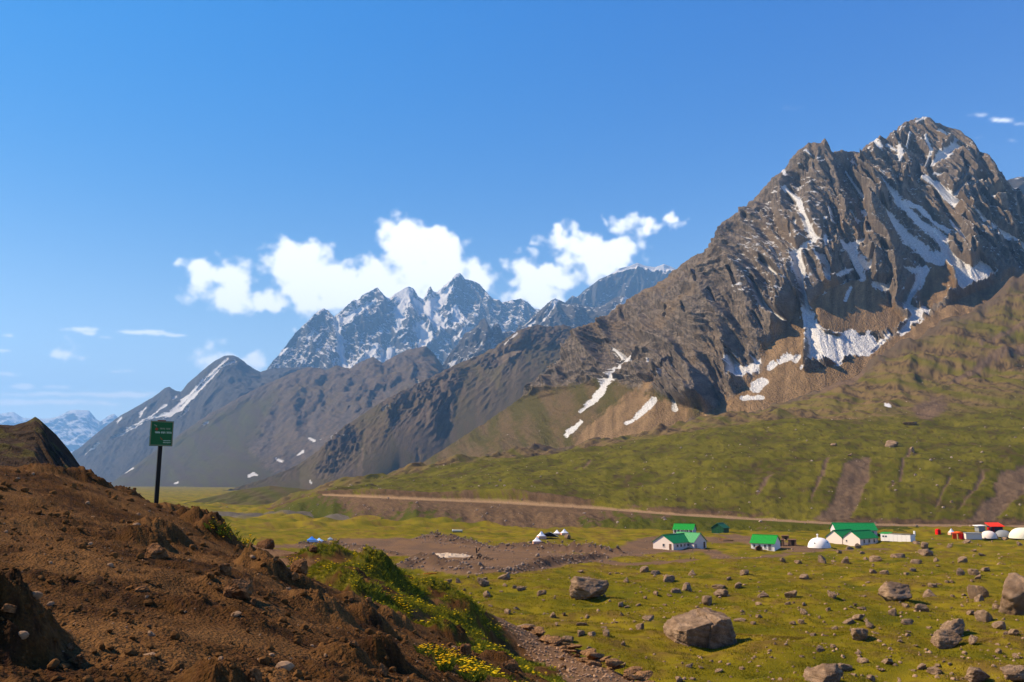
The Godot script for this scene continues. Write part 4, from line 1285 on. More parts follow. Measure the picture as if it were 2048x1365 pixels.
func build_bank_cover() -> void:
	# crumbs of earth and stones over the bank
	var crumbs: Array = []
	var tints := PackedColorArray()
	var pebbles: Array = []
	var pebble_tints := PackedColorArray()
	for k in 12000:
		var d := 4.2 * pow(34.0 / 4.2, rng.randf())
		var x := rng.randf_range(-0.68 * d - 0.4, 0.2 * d + 1.0)
		var path := bank_grid(bank_path, x, -d)
		if bank_grid(bank_turf, x, -d) > 0.55 or rng.randf() < path:
			continue
		var lumpy := n_lump.get_noise_2d(x / 1.2 + 31.0, d / 1.2)
		if lumpy < -0.15 and rng.randf() < 0.75:
			continue
		var s := 0.0055 * pow(9.0, pow(rng.randf(), 3.0)) * (0.7 + d / 18.0)
		var p := Vector3(x, bank(x, -d) + s * 0.25, -d)
		var v := rng.randf_range(0.75, 1.2)
		if rng.randf() < 0.09:
			pebbles.append(tumbled(p, s * rng.randf_range(0.6, 1.5)))
			pebble_tints.append(Color(0.26 * v, 0.165 * v, 0.10 * v))
		else:
			crumbs.append(tumbled(p, s))
			tints.append(Color(0.105 * v, 0.050 * v, 0.018 * v))
	for k in 1500:
		# loose gravel on the path
		var p := bank_hit(rng.randf_range(960, 1300), rng.randf_range(1245, 1365), 18.0)
		if bank_grid(bank_path, p.x, p.z) > 0.35:
			var s := rng.randf_range(0.02, 0.07)
			pebbles.append(tumbled(p + Vector3(0, s * 0.2, 0), s))
			var v := rng.randf_range(0.7, 1.3)
			pebble_tints.append(Color(0.32 * v, 0.20 * v, 0.12 * v))
	var lump := flat_mesh(stone_shape(1, 900, 5, 0.22))
	scatter("dirt", lump, M.tinted, crumbs, tints, "loose dark brown crumbs of earth strewn over the bulldozed bank", "dirt")
	scatter("gravel", lump, M.tinted, pebbles, pebble_tints, "small pale stones in the earth bank and on the path", "gravel")
	# turf and yellow flowers on the two knolls
	var tufts: Array = []
	var greens := PackedColorArray()
	var herbs: Array = []
	var herb_tints := PackedColorArray()
	var heads: Array = []
	var golds := PackedColorArray()
	for k in 46000:
		var z := -rng.randf_range(13.0, 40.0)
		var x := rng.randf_range(0.36 * z, -0.06 * z)
		var turf := bank_grid(bank_turf, x, z)
		var patch := n_lump.get_noise_2d(x / 1.5 + 50.0, z / 1.5)
		if turf + patch * 0.7 < 0.76:
			continue
		var p := Vector3(x, bank(x, z) - 0.01, z)
		var v := rng.randf_range(0.6, 1.35)
		var yellow := rng.randf()
		if patch > 0.0 and rng.randf() < 0.22:
			var s := rng.randf_range(0.3, 0.6) * (1.0 + patch)
			herbs.append(upright(p, s))
			herb_tints.append(Color(0.150 * v, 0.165 * v, 0.020 * v))
		else:
			tufts.append(upright(p, rng.randf_range(0.35, 0.8)))
			greens.append(Color(lerpf(0.160, 0.310, yellow) * v, lerpf(0.160, 0.255, yellow) * v, 0.016 * v))
		var bloom := n_lump.get_noise_2d(x / 0.7 - 40.0, z / 0.7)
		if bloom > 0.0 and rng.randf() < 0.04 + bloom * 0.5:
			var g := rng.randf_range(0.8, 1.15)
			heads.append(upright(p + Vector3(rng.randfn() * 0.05, rng.randf_range(0.07, 0.16), rng.randfn() * 0.05), rng.randf_range(0.9, 1.8)))
			golds.append(Color(0.62 * g, 0.44 * g, 0.012))
	# the band of gold flowers low on the bank
	for l in [[[842, 1308], [870, 1312], [900, 1318], [930, 1330], [962, 1342]], [[925, 1352], [945, 1358], [965, 1366]], [[885, 1335], [892, 1340]], [[580, 1130], [600, 1125]], [[420, 1062], [470, 1080], [500, 1092]], [[770, 1195], [800, 1210], [815, 1225]]]:
		for k in 180 if l.size() > 3 else 80:
			var n: int = rng.randi() % (l.size() - 1)
			var t := rng.randf()
			var p := bank_hit(lerpf(l[n][0], l[n + 1][0], t) + rng.randfn() * 6.0, lerpf(l[n][1], l[n + 1][1], t) + rng.randfn() * 4.0, 12.0)
			if k % 2:
				tufts.append(upright(p, rng.randf_range(0.6, 1.2)))
				greens.append(Color(0.08, 0.10, 0.014))
			if k % 4 < 3:
				var g := rng.randf_range(0.8, 1.15)
				heads.append(upright(p + Vector3(0, rng.randf_range(0.05, 0.16), 0), rng.randf_range(0.6, 1.2)))
				golds.append(Color(0.70 * g, 0.43 * g, 0.01))
	scatter("grass", blades(7, 0.13, 0.08, 0.007, 41), M.leaf, tufts, greens, "tufted green grass on the knolls below the earth bank", "grass")
	scatter("undergrowth", blades(12, 0.2, 0.12, 0.016, 42), M.leaf, herbs, herb_tints, "leafy green herbs among the grass of the knolls", "herbs")
	var head := PackedVector3Array()
	for k in 5:
		var a := k * TAU / 5.0
		var b := a + TAU / 5.0
		head.append_array(PackedVector3Array([Vector3(0, 0.012, 0), Vector3(cos(a), 0.3, sin(a)) * 0.026, Vector3(cos(b), 0.3, sin(b)) * 0.026]))
		head.append_array(PackedVector3Array([Vector3(0, -0.012, 0), Vector3(cos(b), 0.3, sin(b)) * 0.026, Vector3(cos(a), 0.3, sin(a)) * 0.026]))
	scatter("flowers", flat_mesh(head), M.leaf, heads, golds, "small yellow flowers in bloom on the grassy knolls", "flowers")

func stone_shape(level: int, seed_: int, cuts: int, rough: float) -> PackedVector3Array:
	return stone(level, seed_, cuts, rough).surface_get_arrays(0)[Mesh.ARRAY_VERTEX]

func build_bank_rocks() -> void:
	# x, y of the base, width and height in pixels
	var named := [
		["pale angular slab of rock half buried in the brown earth bank", 478, 1195, 56, 34, 8], ["flat tan rock lying on the brown earth bank below the sign", 312, 1116, 58, 24, 2],
		["round brown boulder at the grassy knoll beside the footpath", 594, 1146, 33, 24, 3], ["dark rock below the round boulder at the knoll", 588, 1162, 17, 13, 1],
		["white topped boulder beside the footpath behind the earth bank", 531, 1098, 34, 18, 4], ["small reddish boulder uphill of the white topped boulder", 490, 1084, 22, 13, 5],
		["small reddish stone on the footpath by the knoll", 551, 1130, 12, 9, 6], ["tan broken stone at the foot of the earth bank", 508, 1366, 28, 24, 7],
		["smooth oval tan stone in the earth under the dark heap", 156, 1324, 22, 15, 3], ["smooth pale stone above the oval stone in the earth", 139, 1303, 17, 12, 7],
		["flat white stone lying on the dark earth heap", 18, 1232, 34, 11, 2], ["brown rock on the slope among the grass below the knolls", 931, 1312, 22, 20, 9],
		["dark angular rock beside the footpath and the gold flowers", 1019, 1342, 32, 20, 8], ["flat pale stone lying on the loose earth slope", 707, 1290, 24, 6, 2],
		["flat reddish stone on the earth below the knoll", 702, 1205, 14, 6, 6], ["flat grey stone on the earth below the knoll", 736, 1203, 18, 6, 2],
		["thin broken stone standing in the earth bank", 450, 1152, 20, 22, 9], ["pale flat stone in the pressed earth track", 283, 1182, 36, 6, 2],
		["small white pebble by the ridge of spoil", 172, 1203, 8, 5, 4], ["tan pebble in the pressed earth track", 298, 1256, 11, 6, 7],
		["grey stone in the loose earth below the pale slab", 506, 1212, 16, 13, 1], ["brown stone on top of the grassy knoll", 626, 1106, 18, 10, 4],
		["dark wedge of rock below the earth bank", 766, 1352, 20, 18, 5], ["white stone in the grass at the knoll's edge", 968, 1284, 9, 6, 4],
	]
	for a in named:
		var p := bank_hit(a[1], a[2], 4.2 if a[2] > 1200 and a[1] < 700 else 8.0)
		var m: float = -p.z / FOCAL
		rock("rock", a[0], p, a[3] * m, a[4] * m, "", a[5]).material_override = M.bank_stone

func build_wall() -> void:
	var line := [[985, 1250, 42.0], [1015, 1257, 40.5], [1045, 1264, 39.0], [1075, 1273, 37.6], [1105, 1288, 35.4], [1135, 1301, 33.6], [1170, 1317, 32.2], [1205, 1333, 31.0], [1250, 1351, 29.8], [1300, 1374, 28.6]]
	var pts: Array[Vector3] = []
	for l in line:
		var q := P(l[0], l[1], l[2])
		pts.append(Vector3(q.x, bank(q.x, q.z), q.z))
	var first := pts[0]
	var wall := thing("stone_wall", "low wall of loose tan stones along the outer edge of the footpath", "wall", first)
	for k in pts.size() - 1:
		var a := pts[k]
		var b := pts[k + 1]
		var run := a.distance_to(b)
		var out := Vector3(-(b.z - a.z), 0, b.x - a.x).normalized()
		if out.x < 0.0:
			out = -out
		var n := int(run / 0.36)
		for course in 3:
			for i in n:
				var t := (i + rng.randf_range(0.2, 0.8)) / n
				var p := a.lerp(b, t) + out * rng.randf_range(-0.45, 0.3)
				p.y = maxf(bank(p.x, p.z), a.lerp(b, t).y - 0.15) + course * 0.14 + 0.03
				if course > 0 and rng.randf() < 0.22:
					continue
				var s := rng.randf_range(0.14, 0.30) if course < 2 else rng.randf_range(0.2, 0.36)
				var o := part(wall, "stone", stones[rng.randi() % stones.size()], M.path_stone, p - first, Vector3(rng.randf_range(-0.25, 0.25), rng.randf() * TAU, rng.randf_range(-0.25, 0.25)))
				o.scale = Vector3(s * 1.25, s * 0.55, s)

func box_mesh(size: Vector3, bevel := 0.0) -> ArrayMesh:
	return prism_mesh([Vector2(-size.x / 2, -size.y / 2), Vector2(size.x / 2, -size.y / 2), Vector2(size.x / 2, size.y / 2), Vector2(-size.x / 2, size.y / 2)], size.z, bevel)

# an outline in x, y (counter-clockwise) drawn out along z, its ends bevelled
func prism_mesh(outline: Array, depth: float, bevel := 0.0) -> ArrayMesh:
	var n := outline.size()
	var mid := Vector2.ZERO
	for p in outline:
		mid += p / n
	var rings: Array = []
	var h := depth / 2.0
	for e in ([[-h, bevel], [-h + bevel, 0.0], [h - bevel, 0.0], [h, bevel]] if bevel > 0.0 else [[-h, 0.0], [h, 0.0]]):
		var ring: Array[Vector3] = []
		for p in outline:
			var q: Vector2 = p - (p - mid).normalized() * e[1]
			ring.append(Vector3(q.x, q.y, e[0]))
		rings.append(ring)
	var tris := PackedVector3Array()
	for r in rings.size() - 1:
		for k in n:
			var a: Vector3 = rings[r][k]
			var b: Vector3 = rings[r][(k + 1) % n]
			var c: Vector3 = rings[r + 1][(k + 1) % n]
			var d: Vector3 = rings[r + 1][k]
			tris.append_array(PackedVector3Array([a, c, b, a, d, c]))
	for k in range(1, n - 1):
		var f: Array = rings[0]
		var g: Array = rings[-1]
		tris.append_array(PackedVector3Array([f[0], f[k], f[k + 1], g[0], g[k + 1], g[k]]))
	return flat_mesh(tris)

func tube_mesh(bottom: float, top: float, tall: float, sides := 12) -> CylinderMesh:
	var c := CylinderMesh.new()
	c.bottom_radius = bottom
	c.top_radius = top
	c.height = tall
	c.radial_segments = sides
	c.rings = 1
	return c

func build_sign() -> void:
	var foot := P(310.5, 1024, 26.0)
	foot.y = bank(foot.x, foot.z) - 0.05
	var m := 26.0 / FOCAL
	var t := thing("sign_post", "green notice board with pale lettering on a dark square post", "sign", foot, deg_to_rad(33.0))
	var top_y := P(320, 843, 26.0).y - foot.y
	var low_y := P(320, 893, 26.0).y - foot.y
	var tall := top_y - low_y
	part(t, "post", box_mesh(Vector3(0.12, top_y - 0.1, 0.12), 0.008), M.post, Vector3(0, (top_y - 0.1) / 2.0, 0))
	var board := part(t, "board", box_mesh(Vector3(0.68, tall, 0.035), 0.006), M.sign_green, Vector3(0, low_y + tall / 2.0, 0.082))
	for s in [-1.0, 1.0]:
		part(board, "frame", box_mesh(Vector3(0.022, tall - 0.03, 0.012)), M.sign_rim, Vector3(s * 0.32, 0, 0.022))
		part(board, "frame", box_mesh(Vector3(0.618, 0.022, 0.012)), M.sign_rim, Vector3(0, s * (tall / 2.0 - 0.026), 0.022))
	part(board, "bracket", box_mesh(Vector3(0.24, 0.03, 0.05), 0.004), M.rust, Vector3(-0.02, tall / 2.0 + 0.012, 0.0))
	# two lines of lettering hung from a bar, an emblem, a small mark and two short lines at the foot
	var r := RandomNumberGenerator.new()
	r.seed = 4
	for l in [[-0.06, 0.28, 0.125, 0.050, 9], [-0.20, 0.20, 0.0, 0.058, 9]]:
		var x: float = l[0]
		while x < l[1]:
			var w := r.randf_range(0.075, 0.15)
			part(board, "lettering", word_mesh(w, l[3], r), M.sign_text if l[2] < 0.1 else M.sign_faded, Vector3(x, l[2], 0.0195))
			x += w + 0.035
	part(board, "emblem", flower_mark(0.055), M.sign_red, Vector3(-0.155, 0.135, 0.0195))
	part(board, "arrow", arrow_mark(0.1), M.sign_faded, Vector3(-0.19, 0.245, 0.0195), Vector3(0, 0, -0.55))
	part(board, "mark", arrow_mark(0.1), M.sign_red, Vector3(0.0, -0.16, 0.0195), Vector3(0, 0, -0.95))
	for y in [-0.235, -0.295]:
		part(board, "lettering", word_mesh(0.22, 0.026, r), M.sign_text, Vector3(0.06, y, 0.0195))

func slab(x0: float, y0: float, x1: float, y1: float) -> PackedVector3Array:
	return PackedVector3Array([Vector3(x0, y0, 0), Vector3(x1, y1, 0), Vector3(x1, y0, 0), Vector3(x0, y0, 0), Vector3(x0, y1, 0), Vector3(x1, y1, 0)])

func word_mesh(w: float, h: float, r: RandomNumberGenerator) -> ArrayMesh:
	var tris := slab(0, h * 0.84, w, h)
	var x := 0.0
	while x < w - 0.012:
		var g := h * r.randf_range(0.4, 0.6)
		tris.append_array(slab(x + g * 0.7, 0, x + g * 0.7 + h * 0.14, h * 0.84))
		tris.append_array(slab(x + g * 0.1, h * r.randf_range(0.1, 0.45), x + g * 0.7, h * r.randf_range(0.5, 0.62)))
		x += g
	return flat_mesh(tris)

func flower_mark(r: float) -> ArrayMesh:
	var tris := PackedVector3Array()
	for k in 10:
		var a := k * TAU / 10.0
		var b := a + TAU / 10.0
		var ra := r * (1.0 if k % 2 else 0.6)
		var rb := r * (0.6 if k % 2 else 1.0)
		tris.append_array(PackedVector3Array([Vector3.ZERO, Vector3(cos(b) * rb, sin(b) * rb, 0), Vector3(cos(a) * ra, sin(a) * ra, 0)]))
	return flat_mesh(tris)

func arrow_mark(l: float) -> ArrayMesh:
	var tris := slab(-l * 0.5, -l * 0.09, l * 0.2, l * 0.09)
	tris.append_array(PackedVector3Array([Vector3(l * 0.2, -l * 0.22, 0), Vector3(l * 0.2, l * 0.22, 0), Vector3(l * 0.5, 0, 0)]))
	return flat_mesh(tris)

# the rocky knoll beyond the bank
func build_knoll() -> void:
	var s := loft(-420, 176, 240, [
		[[-420, 800, 150], [-150, 838, 150], [-60, 862, 150], [0, 850, 150], [28, 851, 150], [52, 843, 150], [70, 833, 150], [84, 843, 149], [92, 857, 148], [99, 875, 148], [112, 893, 147], [126, 905, 146], [142, 922, 145], [152, 942, 144], [158, 962, 143], [176, 1010, 140]],
		[[-420, 880, 132], [0, 893, 132], [70, 900, 130], [110, 935, 130], [150, 968, 130], [176, 1020, 130]],
		[[-420, 1080, 100], [0, 1050, 100], [176, 1080, 100]]], [60, 50], 18.0, 30.0)
	relieve(s, [[noise(82, 3, true), 16.0, 40.0, 4.2, -0.8, 0.1], [blocks(183), 6.0, 11.0, 2.2, -0.5, 0.3], [noise(83, 3, true), 4.0, 7.0, 0.9, -0.4, 0.3], [noise(84, 2), 1.4, 1.8, 0.25, 0.0, 0.5]], Vector3(0.3, 0.2, 0.93).normalized(), 0.12, 8)
	var colors := PackedColorArray()
	colors.resize(s.nu * s.nv)
	var n := noise(85, 3)
	for k in s.nu * s.nv:
		var p := s.pos[k]
		var c1 := n.get_noise_3d(p.x / 9.0, p.y / 4.0, p.z / 9.0)
		var c2 := n.get_noise_3d(p.x / 1.5, p.y / 1.5, p.z / 1.5)
		var c := mixc(Vector3(0.040, 0.027, 0.020), Vector3(0.080, 0.052, 0.034), 0.5 + c2)
		c = mixc(c, Vector3(0.085, 0.070, 0.026), smooth(0.05, 0.35, c1 + c2 * 0.3))
		colors[k] = Color(c.x, c.y, c.z)
	setting("hill", grid_mesh(s.pos, grid_normals(s.pos, s.nu, s.nv), colors, s.nu, s.nv), M.slope)

# ---------------------------------------------------------------- rocks of the meadow
# x, y of the base, width in pixels
const MEADOW_ROCKS := [
	[1582, 1196, 26], [1665, 1196, 20], [1609, 1159, 31], [1581, 1151, 14], [1747, 1147, 19], [1771, 1148, 19], [1813, 1151, 14], [1826, 1143, 17], [1834, 1128, 21], [1855, 1111, 36], [1795, 1116, 31], [1751, 1123, 26], [1732, 1122, 14], [1643, 1125, 21], [1667, 1125, 12], [1693, 1126, 19], [1598, 1128, 19], [1567, 1125, 14],
	[1736, 1167, 11], [1847, 1173, 10], [1864, 1175, 17], [1878, 1170, 14], [1894, 1166, 8], [1904, 1166, 11], [1920, 1151, 19], [1946, 1150, 21], [1957, 1159, 14], [1970, 1143, 21], [1965, 1112, 17], [1949, 1103, 14], [1924, 1125, 21], [1876, 1134, 12], [1874, 1124, 14],
	[1860, 1195, 31], [1946, 1182, 19], [1928, 1192, 12], [1962, 1197, 40], [1959, 1204, 26], [1995, 1220, 26], [1941, 1229, 17], [1814, 1215, 17], [1785, 1231, 21], [1803, 1228, 10], [1843, 1223, 29], [1724, 1219, 21], [1710, 1212, 10], [1658, 1223, 12], [1608, 1230, 19], [1608, 1211, 14], [1577, 1210, 14],
	[1586, 1250, 14], [1602, 1248, 14], [1648, 1246, 7], [1671, 1260, 14], [1700, 1247, 24], [1717, 1240, 21], [1733, 1245, 14], [1740, 1254, 21], [1624, 1272, 17], [1653, 1273, 10], [1755, 1270, 10], [1816, 1248, 26], [1817, 1266, 12], [1861, 1258, 14], [1801, 1285, 12], [1816, 1273, 14], [1832, 1293, 12], [1864, 1272, 8], [1921, 1273, 12],
	[1970, 1244, 38], [1997, 1258, 26], [2013, 1270, 17], [2029, 1270, 21], [1946, 1288, 24], [1716, 1309, 10], [1720, 1315, 12], [1604, 1314, 11], [1639, 1304, 19], [1668, 1297, 14], [1774, 1328, 26], [1727, 1326, 24], [1690, 1342, 29], [1710, 1352, 14], [1762, 1342, 17], [1843, 1340, 21], [1827, 1343, 14], [1872, 1348, 36], [1741, 1361, 19], [1798, 1360, 10], [1877, 1333, 14], [1900, 1331, 10], [1927, 1318, 10], [1989, 1316, 10], [2033, 1318, 17], [1998, 1306, 14],
	[1161, 1145, 15], [1253, 1164, 15], [1385, 1151, 20], [1491, 1150, 25], [1336, 1164, 30], [1287, 1145, 20], [1311, 1150, 25], [1374, 1182, 37], [1351, 1184, 27], [1313, 1191, 15], [1338, 1193, 12], [1290, 1198, 8], [1440, 1192, 35], [1415, 1210, 30], [1438, 1177, 32], [1476, 1176, 17], [1528, 1195, 25], [1458, 1160, 10], [1085, 1191, 17], [1087, 1202, 8], [1242, 1213, 20], [1254, 1216, 12], [1278, 1212, 12], [1331, 1212, 10], [1106, 1235, 17], [1129, 1232, 10], [1174, 1236, 15], [1244, 1232, 9], [1113, 1252, 11], [1162, 1251, 25], [1232, 1246, 9], [1282, 1261, 22], [1295, 1242, 27], [1208, 1257, 12], [1162, 1271, 17], [1184, 1273, 19], [1212, 1272, 22], [1136, 1284, 22], [1179, 1302, 15], [1508, 1249, 15], [1482, 1243, 25], [1486, 1225, 12], [1519, 1237, 17], [1518, 1211, 17], [1247, 1291, 12], [1292, 1318, 6], [1248, 1332, 9], [1379, 1335, 15], [1402, 1338, 11], [1359, 1365, 22], [1385, 1360, 15], [1438, 1344, 20], [1483, 1339, 15],
	[896, 1168, 19], [915, 1166, 14], [936, 1156, 7], [966, 1172, 26], [970, 1161, 10], [1010, 1160, 29], [1010, 1173, 15], [1030, 1177, 12], [1042, 1182, 17], [929, 1182, 9], [941, 1189, 9], [973, 1195, 24], [1016, 1228, 19], [1034, 1221, 15], [1003, 1185, 9], [980, 1214, 10], [1048, 1259, 42],
	[1060, 1088, 14], [1136, 1078, 15], [1880, 1090, 10], [1900, 1095, 12], [1990, 1078, 16], [2010, 1080, 14], [1935, 1086, 18], [2040, 1092, 12], [1850, 1098, 22], [1835, 1088, 16], [1700, 1100, 22], [1715, 1098, 15], [1725, 1108, 12], [1680, 1108, 14],
]

func build_meadow_rocks() -> void:
	var kinds := ["small %s brown stone in the meadow", "knee-high %s brown rock in the meadow", "waist-high %s brown rock in the meadow"]
	var rows: Array = MEADOW_ROCKS.duplicate()
	var r := RandomNumberGenerator.new()
	r.seed = 12
	while rows.size() < 288:
		var py := 1105.0 + 255.0 * pow(r.randf(), 0.9)
		var px := r.randf_range(1100, 2048) if py > 1215 else r.randf_range(960, 2048)
		if px < 1560 and r.randf() < 0.35 or py > 1240 and px < 1320:
			continue
		rows.append([px, py, r.randf_range(4, 8)])
	var landmarks: Array = []
	for l in [["beside the big split boulder", 1405, 1292, 0.7], ["near the flat-topped pale boulder", 1180, 1196, 0.8], ["near the huge seamed boulder", 2046, 1222, 0.7], ["near the broad dark boulder", 1650, 1360, 0.8], ["by the broken grey boulder", 1792, 1203, 0.8], ["by the long tilted slab", 1916, 1270, 0.9], ["by the dark red-brown block", 1721, 1279, 1.0], ["near the wide low slab", 1951, 1361, 0.9], ["just past the stone wall", 1150, 1290, 1.0], ["in front of the white dome", 1640, 1115, 1.0], ["in front of the twin gables", 1722, 1105, 1.0], ["in front of the panelled shed", 1800, 1100, 1.0], ["below the box cabin", 1946, 1095, 1.0], ["below the big white dome", 2048, 1095, 1.0], ["in front of the single white house", 1520, 1120, 1.0], ["in front of the spoil heaps", 1000, 1160, 1.0], ["near the bare track", 1320, 1150, 1.0], ["by the peaked tents", 1100, 1085, 1.0], ["halfway from dome to split boulder", 1560, 1200, 1.0], ["below the panelled shed", 1860, 1150, 1.0]]:
		landmarks.append([l[0], floor_hit(l[1], l[2]), l[3]])
	for a in rows:
		var p := floor_hit(a[0], a[1])
		var m: float = -p.z / FOCAL
		var w: float = a[2] * m * 0.88
		var size := 0 if w < 0.7 else (1 if w < 1.35 else 2)
		var near := ""
		var least := 1e9
		for l in landmarks:
			var gap: float = p.distance_to(l[1]) * l[2]
			if gap < least:
				least = gap
				near = l[0]
		var which := rng.randi() % stones.size()
		var shape: String = ["low", "blocky", "flat", "pointed"][which % 4]
		var tall: float = w * [0.42, 0.56, 0.3, 0.68][which % 4] * rng.randf_range(0.85, 1.15)
		rock("rock", (kinds[size] % shape) + " " + near, p, w, tall, "rocks strewn over the boulder meadow", which)
	# boulders one knows again
	var p := floor_hit(1405, 1292)
	var m := -p.z / FOCAL
	m *= 0.84
	var split := thing("boulder", "house-sized split boulder of banded rock casting a black shadow on the meadow", "boulder", p + Vector3(0, -0.25, 0))
	var left := part(split, "block", stone(5, 4101, 0, 0.09, Vector3(1, 1, 1), true, [[Vector3(-0.2, 1, 0.15), 0.62], [Vector3(0.15, -0.25, 1), 0.62], [Vector3(-1, 0.15, 0.25), 0.78], [Vector3(1, 0.1, 0), 0.75], [Vector3(-0.6, 0.8, 0.1), 0.74], [Vector3(-0.7, -0.2, 0.7), 0.74]]), M.stone, Vector3(-24 * m, 30 * m, 0.1), Vector3(0.03, 0.05, 0.08))
	left.scale = Vector3(58 * m, 52 * m, 56 * m)
	var right := part(split, "block", stone(5, 4157, 0, 0.09, Vector3(1, 1, 1), true, [[Vector3(0.1, 1, 0.1), 0.78], [Vector3(0.95, 0.28, 0.1), 0.70], [Vector3(0.1, -0.1, 1), 0.64], [Vector3(-1, 0.1, 0.1), 0.7], [Vector3(0.6, 0.1, 0.8), 0.72], [Vector3(-0.6, 0.8, 0.3), 0.85]]), M.stone, Vector3(36 * m, 34 * m, 0.0), Vector3(0.0, 0.1, -0.04))
	right.scale = Vector3(48 * m, 54 * m, 58 * m)
	for b in [
		["flat-topped pale boulder tilted on the meadow near the gravel pad", 1180, 1196, 70, 36, 4203, Vector3(0.0, 0.5, -0.16), 7],
		["huge pale boulder with a diagonal seam at the meadow's upper edge", 2046, 1222, 108, 72, 4211, Vector3(0.1, 0.3, 0.35), 7],
		["broad dark boulder with a flat grassy top low in the meadow", 1650, 1374, 84, 32, 4223, Vector3(0.0, 0.2, 0.03), 10],
		["broken grey boulder split into leaning blocks in mid meadow", 1792, 1203, 76, 34, 4231, Vector3(0.0, 0.8, 0.1), 14],
		["long tilted slab of rock leaning out of the meadow", 1916, 1270, 46, 24, 4243, Vector3(0.0, 0.15, 0.5), 9],
		["cone-shaped earthy mound of rock with a pointed top", 1897, 1294, 52, 30, 4259, Vector3(0.0, 0.0, 0.0), 6],
		["dark red-brown block of rock with a steep face", 1721, 1279, 31, 19, 4261, Vector3(0.0, 0.3, 0.0), 8],
		["wide low slab of rock near the broad dark boulder", 1951, 1361, 52, 22, 4271, Vector3(0.0, 0.3, -0.05), 10],
		["wide brown slab of rock above the wide low slab", 2040, 1362, 60, 26, 4273, Vector3(0.0, 0.4, 0.12), 9],
	]:
		p = floor_hit(b[1], minf(b[2], 1364))
		m = -p.z / FOCAL
		var o := solo("boulder", stone(4, b[5], b[7], 0.15, Vector3.ONE, true), M.stone, p + Vector3(0, b[4] * m * 0.42, 0))
		var box := o.mesh.get_aabb().size
		o.rotation = b[6]
		o.scale = Vector3(b[3] * m / box.x, b[4] * m * 1.25 / box.y, b[3] * m * 0.8 / box.z)
		tag(o, b[0], "boulder")
	# stones too small and many to tell apart, and tufts of grass
	var bits: Array = []
	var tints := PackedColorArray()
	for k in 4200:
		var d := 42.0 * pow(6.2, r.randf())
		var x := r.randf_range(-0.06 * d, 0.68 * d)
		if x < 6.0 and d < 70.0:
			continue
		if n_mound.get_noise_2d(x / 20.0 + 7.0, d / 20.0) < -0.1 and r.randf() < 0.8:
			continue
		var s := 0.028 * pow(5.5, pow(r.randf(), 1.6)) * (0.75 + d / 160.0)
		bits.append(tumbled(Vector3(x, ground(x, -d) + s * 0.1, -d), s))
		var v := r.randf_range(0.7, 1.4)
		tints.append(Color(0.26 * v, 0.17 * v, 0.11 * v))
	for k in 1600:
		# rubble along the spoil heaps and the pad
		var l: Array = BERMS[r.randi() % BERMS.size()]
		var n := r.randi() % (l.size() - 1)
		var t := r.randf()
		var q := floor_hit(lerpf(l[n][0], l[n + 1][0], t), lerpf(l[n][1], l[n + 1][1], t), false)
		var w: float = l[n][2]
		q += Vector3(r.randfn() * w * 0.7, 0, r.randfn() * w * 0.7)
		q.y = ground(q.x, q.z)
		bits.append(tumbled(q, 0.12 * pow(3.5, r.randf())))
		var v := r.randf_range(0.6, 1.3)
		tints.append(Color(0.22 * v, 0.16 * v, 0.12 * v))
	scatter("rubble", flat_mesh(stone_shape(1, 933, 6, 0.2)), M.tinted, bits, tints, "small loose stones scattered through the meadow and the spoil heaps", "rubble")
	var tufts: Array = []
	var greens := PackedColorArray()
	for k in 90000:
		var d := 38.0 * pow(5.0, r.randf())
		var x := r.randf_range(-0.14 * d, 0.70 * d)
		if x < 5.0 and d < 62.0 or grid_at(bare, x, -d) > 0.3:
			continue
		var c := n_hump.get_noise_2d(x / 8.0, -d / 8.0)
		var c2 := n_tuft.get_noise_2d(x / 3.1 + 11.0, d / 3.1)
		if c2 + c * 0.6 + r.randf() * 0.5 < 0.1:
			continue
		var v := r.randf_range(0.7, 1.3)
		var dry := clampf(0.35 + c * 0.8 + r.randfn() * 0.25, 0.0, 1.0)
		tufts.append(upright(Vector3(x, ground(x, -d) - 0.01, -d), r.randf_range(0.6, 1.4) * (0.8 + d / 130.0), 0.7))
		greens.append(Color(lerpf(0.120, 0.270, dry) * v, lerpf(0.118, 0.195, dry) * v, 0.012 * v))
	scatter("grass", blades(5, 0.11, 0.13, 0.012, 43), M.leaf, tufts, greens, "short yellow-green grass over the boulder meadow", "grass")

# ---------------------------------------------------------------- the hillside's own stones
var hill_sheet: Sheet
func hill_hit(px: float, py: float) -> Vector3:
	var s := hill_sheet
	var i0 := clampi(int((px - s.x0) / (s.x1 - s.x0) * (s.nu - 1)), 3, s.nu - 4)
	var best := 1e9
	var at := Vector3.ZERO
	for i in range(i0 - 3, i0 + 4):
		for j in range(s.first, s.nv):
			var p := s.pos[j * s.nu + i]
			var q := to_px(p)
			var e := absf(q.x - px) + absf(q.y - py)
			if e < best:
				best = e
				at = p
	return at

